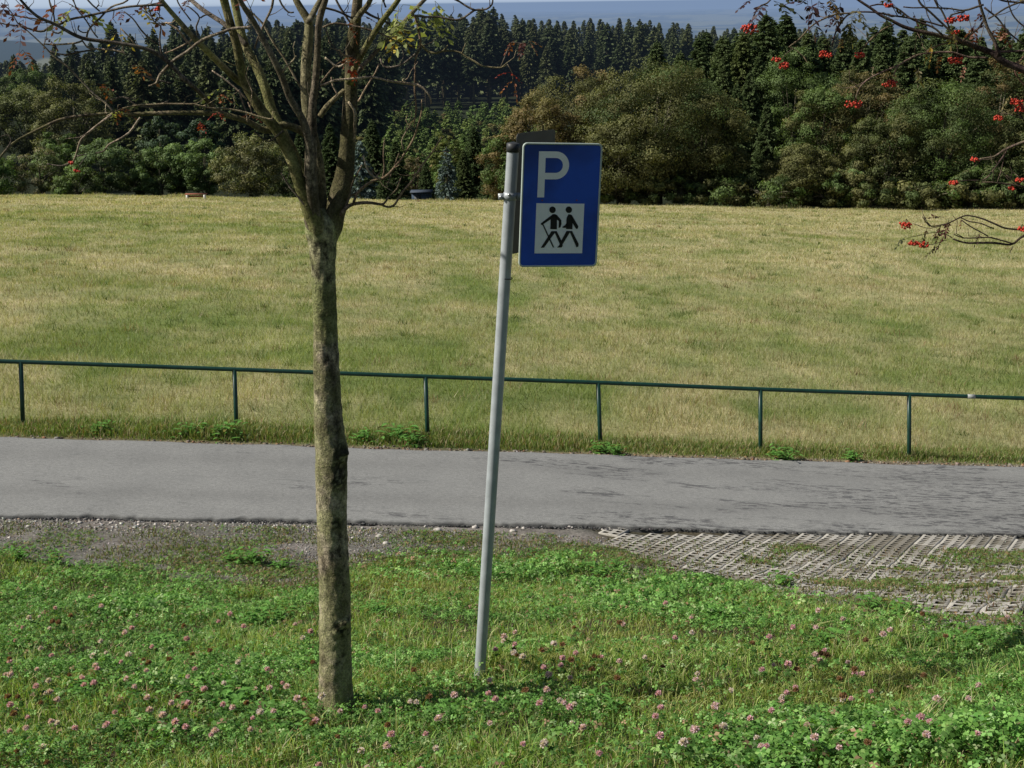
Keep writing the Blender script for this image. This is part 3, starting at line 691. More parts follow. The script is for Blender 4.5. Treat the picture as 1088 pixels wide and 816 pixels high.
# ------------------------------------------------------------------ parking sign
sg_base = ground_px(509.5, 719)
YS = sg_base[1]
sign = empty('parking_sign', sg_base, 'blue P parking sign with two black hikers on a leaning grey post', 'sign')
inv = Matrix.Translation(-Vector(sg_base))
ptop = at(545.5, 152, YS)
def child(mb, name, mat, parent, smooth=False):
    o = mb.obj(name, mat, parent, smooth)
    if parent is sign: o.matrix_parent_inverse = inv
    return o
axis = unit(ptop-sg_base)
mb = MB(); mb.tube([sg_base-axis*.3, sg_base+axis*1.0, ptop-axis*.02], [.031, .031, .031], 28, cap=False); child(mb, 'pole', M['galv'], sign, True)
mb = MB(); mb.tube([ptop-axis*.045, ptop-axis*.002, ptop], [.034, .034, .027], 24); child(mb, 'cap', M['cap'], sign, True)
seam = at(538, 296, YS); mb = MB(); mb.tube([seam, seam+axis*.005], [.0325, .0325], 24, cap=False); child(mb, 'seam_ring', M['cap'], sign, True)
def frame(center, yaw, lean):
    # local x to the right, z up, y pointing away from the viewer
    R_ = Matrix.Rotation(lean, 3, 'Y') @ Matrix.Rotation(yaw, 3, 'Z')
    return np.array(R_), np.array(center)
def poly_prism(pts, y0, y1, Rm, C0):
    """closed outline (x,z) as a plate from depth y0 (front) to y1"""
    import bmesh
    bm = bmesh.new(); fr = [bm.verts.new(tuple(Rm@np.array([p[0], y0, p[1]])+C0)) for p in pts]
    bk = [bm.verts.new(tuple(Rm@np.array([p[0], y1, p[1]])+C0)) for p in pts]
    n = len(pts); bm.faces.new(fr); bm.faces.new(bk[::-1])
    for i in range(n): bm.faces.new([fr[(i+1) % n], fr[i], bk[i], bk[(i+1) % n]])
    bmesh.ops.recalc_face_normals(bm, faces=bm.faces); bmesh.ops.triangulate(bm, faces=[f for f in bm.faces if len(f.verts) > 4])
    return bm
def plate(name, outlines, y0, y1, Rm, C0, mat, parent):
    import bmesh
    me = bpy.data.meshes.new(name); tot = bmesh.new()
    for o_l in outlines:
        bm = poly_prism(o_l, y0, y1, Rm, C0); tmp = bpy.data.meshes.new('t'); bm.to_mesh(tmp); bm.free(); tot.from_mesh(tmp); bpy.data.meshes.remove(tmp)
    tot.to_mesh(me); tot.free(); me.materials.append(mat)
    o = obj(name, me, parent)
    if parent is sign: o.matrix_parent_inverse = inv
    return o
def rrect(w, h, r, n=8):
    pts = []
    for cx, cz, a0 in ((w/2-r, h/2-r, 0), (-w/2+r, h/2-r, 90), (-w/2+r, -h/2+r, 180), (w/2-r, -h/2+r, 270)):
        for k in range(n+1):
            a = math.radians(a0+90*k/n); pts.append((cx+r*math.cos(a), cz+r*math.sin(a)))
    return pts
yaw = math.radians(13)          # right edge farther away
YC = YS-.075
ctr = at(595.2, 218.3, YC)
Rm, C0 = frame(ctr, yaw, math.radians(2.75))
SW, SH = .412, .628
panel = plate('sign_panel', [rrect(SW, SH, .022)], -.0010, .0012, Rm, C0, M['panel back'], sign)
# pressed edge ring: outer minus inner as a strip of quads
def ring(o1, o2, y0, y1):
    mb = MB(); n = len(o1)
    def pt(p, y): return Rm@np.array([p[0], y, p[1]])+C0
    V = [pt(p, y0) for p in o1]+[pt(p, y0) for p in o2]+[pt(p, y1) for p in o1]+[pt(p, y1) for p in o2]
    Q = []
    for i in range(n):
        j = (i+1) % n; Q += [[i, j, n+j, n+i], [2*n+i, 2*n+j, j, i], [n+i, n+j, 3*n+j, 3*n+i]]
    mb.add(V, Q); return mb
mb = ring(rrect(SW+.004, SH+.004, .024), rrect(SW-.013, SH-.013, .017), -.0075, .004); o = child(mb, 'rim', M['sign edge'], panel)
plate('blue_face', [rrect(SW-.012, SH-.012, .017)], -.004, -.0012, Rm, C0, M['sign blue'], panel)
# coordinates read off the face: u,v in zoomed px of the face -> metres
def fx(u, v):   # bilinear inverse over the quad corners of the photo
    tl, tr, bl, br = np.array([285., 125]), np.array([668., 140]), np.array([252., 718]), np.array([628., 722])
    s, t = .5, .5; p = np.array([u, v], float)
    for _ in range(12):
        e = (tl*(1-s)+tr*s)*(1-t)+(bl*(1-s)+br*s)*t-p
        ds = (tr-tl)*(1-t)+(br-bl)*t; dt = (bl-tl)*(1-s)+(br-tr)*s
        J = np.array([ds, dt]).T; d = np.linalg.solve(J, -e); s += d[0]; t += d[1]
    return ((s-.5)*SW, (.5-t)*SH)
# letter P
a0 = fx(360, 166); a1 = fx(346, 384); a2 = fx(378, 384)
zt, zb = a0[1], a1[1]; xl = (a0[0]+a1[0])/2; sw = a2[0]-a1[0]+.001
zc0 = fx(380, 299)[1]; xr = fx(504, 230)[0]
hz = (zt-zc0); ro = hz/2; cxr = xr-ro; th_ = .033
out_ = [(xl, zb), (xl, zt), (cxr, zt)]+[(cxr+ro*math.sin(a), zt-ro+ro*math.cos(a)) for a in np.linspace(.1, math.pi-.1, 16)]+[(cxr, zc0), (xl+sw, zc0)]
ri = ro-th_
# split the P into stem, and bowl as ring strip
mb = MB(); n_ = 20
arc = [(xl+sw, zt, xl+sw, zt-th_), (cxr, zt, cxr, zt-th_)]
for a in np.linspace(0, math.pi, n_)[1:]:
    arc.append((cxr+ro*math.sin(a), zt-ro+ro*math.cos(a), cxr+ri*math.sin(a), zt-ro+ri*math.cos(a)))
arc.append((xl+sw, zc0, xl+sw, zc0+th_))
segs = [[(arc[k][0], arc[k][1]), (arc[k+1][0], arc[k+1][1]), (arc[k+1][2], arc[k+1][3]), (arc[k][2], arc[k][3])] for k in range(len(arc)-1)]
outer = [(p[0], p[1]) for p in arc]; inner = [(p[2], p[3]) for p in arc][::-1]
plate('letter', [[(xl, zb), (xl+sw, zb), (xl+sw, zc0)]+outer[::-1][1:-1]+[(xl+sw, zt), (xl, zt)]] if False else [[(xl, zt), (xl, zb), (xl+sw, zb), (xl+sw, zc0)]+outer[::-1][1:-1]+[(xl+sw, zt)]], -.0058, -.004, Rm, C0, M['sign white'], panel)
plate('letter_counter', [[(xl+sw, zt-th_), (xl+sw, zc0+th_)]+inner[1:-1][:]], -.0066, -.0057, Rm, C0, M['sign blue'], panel)
q4 = [fx(342, 412), fx(575, 420), fx(560, 658), fx(328, 654)]
plate('pictogram_panel', [q4[::-1]], -.0062, -.004, Rm, C0, M['sign white'], panel)
for (bx, bz) in ((370, 399), (538, 403)):
    p = fx(bx, bz); mb = MB(); c_ = Rm@np.array([p[0], -.006, p[1]])+C0
    mb.tube([c_+Rm@np.array([0, .003, 0]), c_+Rm@np.array([0, -.003, 0])], [.004, .0035], 10); child(mb, 'rivet', M['red wood'], panel)
# hikers: drawn in the coordinates of the close view (540..640 x 215..285, scale 10.88)
def h(u, v): return fx((540+u/10.88-500)*4.8, (215+v/10.88-130)*4.8)
def disc(u, v, r): return [h(u+r*math.cos(a), v+r*1.02*math.sin(a)) for a in np.linspace(0, 2*math.pi, 20, endpoint=False)]
def P_(*l): return [h(*p) for p in l]
hk1 = [disc(514, 84, 35), P_((515, 132), (545, 132), (562, 160), (558, 298), (486, 294), (492, 190)),
       P_((520, 130), (385, 228), (383, 243), (408, 252), (415, 235), (500, 182), (530, 160)), P_((535, 134), (560, 140), (608, 198), (609, 240), (598, 276), (578, 284), (582, 210), (545, 178)),
       P_((500, 316), (548, 318), (412, 496), (378, 496)), P_((528, 318), (556, 318), (618, 448), (618, 480), (606, 498), (556, 498), (590, 470), (575, 430)),
       P_((398, 240), (412, 240), (526, 496), (510, 496))]
hk2 = [disc(694, 88, 35), P_((690, 136), (715, 142), (738, 180), (728, 300), (660, 296), (668, 175)),
       P_((705, 138), (725, 145), (795, 268), (790, 292), (775, 300), (762, 285), (715, 200)), P_((672, 225), (690, 262), (655, 284), (622, 282), (620, 272), (650, 254)),
       P_((665, 318), (710, 320), (625, 452), (600, 492), (572, 492), (595, 440)), P_((696, 320), (726, 320), (796, 462), (792, 492), (770, 500), (764, 480))]
plate('hiker_figure', hk1, -.0082, -.0062, Rm, C0, M['sign black'], panel)
plate('hiker_figure', hk2, -.0084, -.0062, Rm, C0, M['sign black'], panel)
# rear plate, its face turned the other way
yawb = math.radians(60)
pl = at(548.0, 147.5, YS)                        # upper corner next to the pole
leanb = math.radians(3.3)
Rb, _ = frame(pl, yawb, leanb); BW, BH = .42, .625
Cb = at(546.8, 207.5, YS+.01)+Rb@np.array([BW/2-.006, 0, 0])+np.array([0.0, .03, 0])
plate('rear_panel', [rrect(BW, BH, .022)], -.0012, .0012, Rb, Cb, M['panel back'], sign)
# clamps
for (px, py) in ((541.5, 208.5),):
    c_ = at(px, py, YS); c_ = sg_base+axis*np.dot(c_-sg_base, axis)
    mb = MB(); mb.tube([c_-axis*.018, c_+axis*.018], [.0345, .0345], 24); cl_ = child(mb, 'clamp', M['galv'], sign, True)
    ln = unit(ctr-c_)
    mb = MB(); mb.box(c_+np.array([-.046, -.004, 0]), (.03, .012, .03)); mb.box(c_+np.array([.052, .0, -.0]), (.05, .010, .034)); child(mb, 'bracket', M['galv'], sign)
    mb = MB(); mb.tube([c_+np.array([-.047, -.008, .0]), c_+np.array([-.047, -.030, .0])], [.008, .008], 6); mb.tube([c_+np.array([-.004, -.033, .012]), c_+np.array([-.004, -.045, .012])], [.008, .007], 8); child(mb, 'bolt', M['steel'], sign)
# ------------------------------------------------------------------ rowan trees
def wood(mb, pts, Y0, dy=0, C=(1, 1, 1), n=8, step=.03, wob=.10, seed=0, dys=None):
    P = []; R = []
    for k, (x, y, r) in enumerate(pts):
        yy = Y0+(dys[k] if dys is not None else dy*k/max(1, len(pts)-1))
        P.append(at(x, y, yy)); R.append(r*(.88 if r > 2 and y < 200 else 1)/F*depth_at(x, y, yy))
    P, R = smooth_path(P, R, step)
    if n >= 9 and np.ndim(C) == 1 and pts[0][1] > 270:
        f = sstep(0, .30, np.arange(len(P))*step)[:, None]; C = np.array([.95, .97, .82])*(1-f)+np.array(C)*f
    if wob and n <= 8 and R.max() < .012:      # natural kinks in thin twigs
        s_ = np.arange(len(P))*step
        P = P+np.stack([vnoise(s_*14, s_*0+seed, 3)-.5, vnoise(s_*14, s_*0+seed, 4)-.5, vnoise(s_*14, s_*0+seed, 5)-.5], 1)*.010*sstep(0, .06, s_)[:, None]
    mb.tube(P, R, n, C, True, wob, seed)
    rs = np.random.default_rng(seed+5000); L = len(P)*step; ce = np.asarray(C)[-1] if np.ndim(C) == 2 else np.asarray(C)
    for q in range(rs.poisson(L*(5.5 if n <= 8 else 4.5))):
        k = int(len(P)*rs.uniform(.3 if n > 8 else .1, 1)); k = min(max(k, 1), len(P)-2)
        if pts[0][1] > 270 and k*step < .5: continue
        t = unit(P[k+1]-P[k-1]); d = unit(t*.7+rs.normal(0, .6, 3)+np.array([0, 0, .45])); l = rs.uniform(.04, .16)
        a = P[k]; m1 = a+d*l*.4+rs.normal(0, .006, 3); m2 = a+d*l*.75+np.array([0, 0, l*.12])+rs.normal(0, .008, 3); e = a+d*l+np.array([0, 0, l*.3])
        r0 = min(R[k]*.8, .0022)
        mb.tube(np.array([a, m1, m2, e]), [r0, r0*.8, r0*.6, r0*.5], 4, ce*rs.uniform(.8, 1.5))
    return P
def pinnate(mb, base, d, size, col_, r, droop=.5, npair=5):
    d = unit(np.array(d, float)); side = unit(np.cross(d, [0, 0, 1.])+1e-6)
    pts = [base+d*size*t+np.array([0, 0, -droop*size*t*t*.6]) for t in np.linspace(0, 1, 6)]
    mb.tube(pts, np.linspace(.0012, .0006, 6), 3, np.array(col_)*.6, False)
    for k in range(npair*2+1):
        t = .25+.75*(k//2)/npair if k < npair*2 else 1.0
        p = base+d*size*t+np.array([0, 0, -droop*size*t*t*.6])
        if k < npair*2: dd = unit(side*(1 if k % 2 else -1)+d*.5+np.array([0, 0, -.3])+r.normal(0, .18, 3))
        else: dd = unit(d+np.array([0, 0, -.6]))
        l = size*r.uniform(.30, .40); nn = unit(np.cross(dd, d)+r.normal(0, .35, 3)); nn = unit(nn-dd*np.dot(nn, dd))
        v, q = leaf_quads((p+dd*l*.5)[None], nn[None], l*1.1, l*.50, r, dd[None])
        mb.add(v, q, None, np.array(col_)*r.uniform(.7, 1.3))
_s = []
for la in (-1, -.5, 0, .5, 1):
    for k in range(6 if abs(la) < 1 else 1):
        a = k*1.047; c_ = math.sqrt(1-la*la*.999) if abs(la) < 1 else 0; _s.append((c_*math.cos(a), c_*math.sin(a), la))
import bmesh as _bm
bmb = _bm.new(); _bm.ops.create_icosphere(bmb, subdivisions=1, radius=1); BV = np.array([v.co[:] for v in bmb.verts]); BT = np.array([[v.index for v in f.verts] for f in bmb.faces]); bmb.free()
def berries(center, r, parent, invm, w=.035, hgt=.022, n=26, top=None, dark=False):
    n = int(n*1.5)
    mb = MB(); nv = len(BV)
    mbs = MB()
    for k in range(n):
        a = r.uniform(0, 6.28); q = math.sqrt(r.uniform()); p = center+np.array([math.cos(a)*w*q, math.sin(a)*w*q*.9, hgt*r.uniform(-1, .7)*(1-.4*q)])
        mb.add(BV*r.uniform(.0048, .0062)+p, None, BT)
        if k % 3 == 0: mbs.tube([center+np.array([0, 0, hgt*1.5]), p], [.0008, .0006], 3, (.5, .4, .3), False)
    o = mb.obj('berry_cluster', M['berry'], parent, True); o.matrix_parent_inverse = invm
    s_ = mbs.obj('stalk', M['dark twig'], o)
YT = float(ground_px(357.5, 764)[1])
tb = ground_px(357.5, 764)
tree = empty('rowan_tree', tb, 'almost bare rowan tree with greenish trunk standing left of the sign', 'tree')
inv1 = Matrix.Translation(-Vector(tb))
def ch1(mb, name, mat, smooth=True, parent=None):
    o = mb.obj(name, mat, parent or tree, smooth); o.matrix_parent_inverse = inv1; return o
# trunk
knots = [(at(358, 506, YT), .085, .016), (at(355, 551, YT), .05, .008), (at(361, 662, YT), .08, .016), (at(366, 655, YT), .05, .016), (at(341, 333, YT), .05, .004), (at(366, 480, YT), .10, .018), (at(362, 690, YT), .03, .008), (at(334, 215, YT), .1, .012), (at(345, 655, YT), .05, .008)]
def tdisp(P, A, B, th, rr):
    V = P[:, None]+rr[..., None]*(np.cos(th)[None, :, None]*A[:, None]+np.sin(th)[None, :, None]*B[:, None])
    d = (fbm(V[..., 0]*22+V[..., 1]*9, V[..., 2]*9+V[..., 1]*14, 5, 4)-.5)*.010
    d += (fbm(V[..., 0]*70+V[..., 1]*40, V[..., 2]*42, 15, 3)-.5)*.007
    for k_, s_, a_ in knots:
        k2 = k_+np.array([.0, -.05, 0]); q = np.exp(-((V-k2)**2*np.array([1, 1, 1.3])).sum(-1)/(s_*.55)**2)
        d += q*a_*(.5+2.2*(fbm(V[..., 0]*45+9, V[..., 2]*45, 7, 2)-.3))
    # buttress flare at the foot
    d += .016*np.exp(-(V[..., 2]-(tb[2]+.03))/.07).clip(0, 1.6)*(1+.6*np.sin(th*4+1))[None]
    return d
pts = [(358.5, 792, 19), (357.5, 764, 17.8), (356.5, 700, 16.8), (356, 640, 16.6), (353, 560, 16.3), (352, 500, 16.6), (351, 470, 16.3), (348, 420, 14.4), (346, 350, 12.8), (343.5, 290, 12.6), (342.5, 262, 14.5), (341.5, 245, 17.5), (342, 235, 16.5), (343, 227, 11), (344, 222, 3)]
P = [at(x, y, YT) for x, y, r in pts]; R = [r/F*depth_at(x, y, YT) for x, y, r in pts]
P, R = smooth_path(P, R, .011)
mb = MB(); mb.tube(P, R, 60, None, True, 0, 0, tdisp)
V = mb.V[0]; dk = np.ones(len(V))
for k_, s_, a_ in knots[:4]+knots[5:6]+knots[6:7]:
    k2 = k_+np.array([.012, -.06, 0]); q = np.exp(-((V-k2)**2).sum(-1)/(s_*.60)**2); dk -= 1.0*np.clip(q*1.4, 0, 1)*sstep(.36, .5, fbm(V[:, 0]*60, V[:, 2]*60, 8, 2))
# a long healed wound on the right flank above the road
za, zb_ = at(358, 500, YT)[2], at(358, 385, YT)[2]
w_ = sstep(za-.02, za+.05, V[:, 2])*sstep(zb_+.03, zb_-.05, V[:, 2])*np.exp(-((V[:, 0]-at(359, 440, YT)[0])/.016)**2)*(V[:, 1] < YT)
dk -= .55*w_
bright = np.ones((len(V), 3))*dk.clip(.15, 1)[:, None]
up_ = sstep(at(345, 362, YT)[2]-.03, at(345, 362, YT)[2]+.03, V[:, 2])[:, None]
bright = bright*(1-up_*(.0))*(1-up_+up_*np.array([.92, 1.02, .82]))
bright *= (.86+.28*fbm(V[:, 0]*14, V[:, 2]*5, 77, 3))[:, None]
mb.C[0] = bright
trunk = ch1(mb, 'trunk', M['bark'])
mossy = (.72, .74, .52); dk_ = (.5, .48, .48)
limbs = [  # points, depth offsets, tint; the darker tints paint in limb shade
 ([(337, 240, 11), (330, 222, 10), (323, 205, 8.5), (317, 190, 8), (312, 172, 7.5), (302, 152, 7.5), (295, 139, 7), (279, 120, 6.5), (262, 92, 6), (257, 76, 5.5), (252, 50, 5), (246, 29, 5), (238, 0, 4.8), (228, -45, 4.2), (222, -95, 3)], -.25, mossy),
 ([(331, 215, 7), (322, 185, 6.5), (307, 155, 6.5), (290, 120, 6.2), (282, 94, 6), (273, 72, 5.5), (262, 51, 5), (255, 29, 5), (249, 0, 4.6), (243, -40, 4), (240, -100, 2.5)], .20, (.8, .82, .6)),
 ([(334, 225, 7), (330, 190, 6), (329, 155, 5), (321, 127, 4.6), (308, 104, 4.4), (299, 80, 4), (286, 54, 3.8), (270, 24, 3.5), (257, 4, 3.2), (240, -30, 2.6), (215, -60, 1.8)], -.35, (.6, .58, .5)),
 ([(342, 225, 7), (341, 195, 6.5), (336, 160, 6.5), (328, 124, 6.5), (325, 96, 6.5), (325, 72, 6.3), (327, 48, 6.2), (328, 24, 5.5), (319, 8, 4.5), (311, -10, 3.8), (300, -60, 3), (296, -110, 2)], .12, mossy),
 ([(332, 235, 9), (331, 214, 8), (330, 180, 7.5), (331, 150, 7), (332, 115, 5), (335, 89, 4.2), (337, 64, 4.2), (338, 32, 4), (341, 14, 4), (347, -5, 3.4), (355, -50, 3), (365, -100, 2)], -.1, (.55, .52, .45)),
 ([(352, 240, 12), (356, 225, 11.5), (362, 204, 11), (367, 180, 10.5), (369, 155, 9.5), (371, 131, 8.8), (372, 112, 8.5), (373, 80, 8), (375, 48, 8), (378, 24, 7), (380, 0, 6), (385, -40, 5), (384, -110, 3)], .1, (.38, .36, .32)),  # tinted dark to paint in shade from the neighbouring limbs
 ([(371, 88, 5.5), (376, 74, 4.2), (384, 59, 3.8), (394, 41, 3.8), (407, 21, 3.6), (421, 3, 3), (440, -25, 2.4), (470, -55, 1.4)], -.3, mossy),
 ([(373, 88, 4), (381, 75, 3.2), (394, 61, 3), (410, 43, 2.8), (429, 24, 2.8), (437, 15, 2.7), (450, 1, 2.4), (470, -18, 1.8), (500, -40, 1.1)], .25, (.8, .76, .66)),
 ([(378, 22, 4), (384, 13, 3.8), (391, 5, 3.4), (400, -15, 2.8), (420, -60, 1.6)], -.2, mossy),
 ([(340, 124, 3.5), (347, 114, 3.4), (357, 104, 3), (366, 96, 3)], .05, (.8, .8, .55)),
 ([(328, 24, 4), (336, 8, 3.4), (343, -8, 3), (352, -50, 2), (350, -90, 1.4)], .3, (.7, .7, .55)),
 ([(332, 150, 5), (320, 139, 4.8), (301, 133, 4.6), (282, 138.5, 4.2), (260, 128, 3.6), (231, 121, 3.2), (184, 120, 2.7), (128, 122, 2.4), (110, 121, 2.1), (69, 126, 1.7), (44, 136, 1.5), (17, 150, 1.3), (5, 161, 1.2), (-6, 176, 1), (-14, 190, .7)], -.5, (.6, .56, .52)),
 ([(246, 124, 3.2), (231, 118, 3), (216, 102, 2.9), (196, 84, 2.8), (173, 61, 2.7), (152, 51, 2.4), (120, 45, 2.2), (94, 42, 2), (81, 38, 1.9), (59, 26, 1.7), (39, 17, 1.6), (22, 0, 1.4), (8, -20, 1.1), (-10, -40, .8)], -.3, dk_),
 ([(262, 92, 4.5), (251, 84, 4.2), (231, 65, 3.8), (217, 51, 3.6), (204, 38, 3.4), (190, 22, 3.1), (176, 6, 2.8), (164, -10, 2.4), (140, -45, 1.6)], -.15, (1.0, 1.0, .75)),
 ([(262, 48, 3.2), (240, 27, 3), (219, 13, 2.9), (203, 0, 2.6), (180, -20, 2), (150, -40, 1.3)], .3, dk_),
]
D0 = [-.03, .03, -.05, .04, -.04, .0, -.03, .03, .0, .0, .04, -.05, -.3, -.17, .13]
for i, (pts, dy, tint) in enumerate(limbs):
    if pts[0][1] > 222: pts = [(343, 284, pts[0][2]*.4), (343+(pts[0][0]-343)*.5, 256, pts[0][2]*.8)]+pts
    mb = MB(); n = len(pts); dys = [D0[i]*min(1, k/3)+dy*(k/(n-1))**1.2 for k in range(n)]
    wood(mb, pts, YT, 0, tint, 14 if pts[0][2] > 4.5 else 9, .02, .16, 300+i, dys)
    ch1(mb, 'branch', M['bark'] if pts[0][2] > 4.2 else M['twig'])
dA = -.3
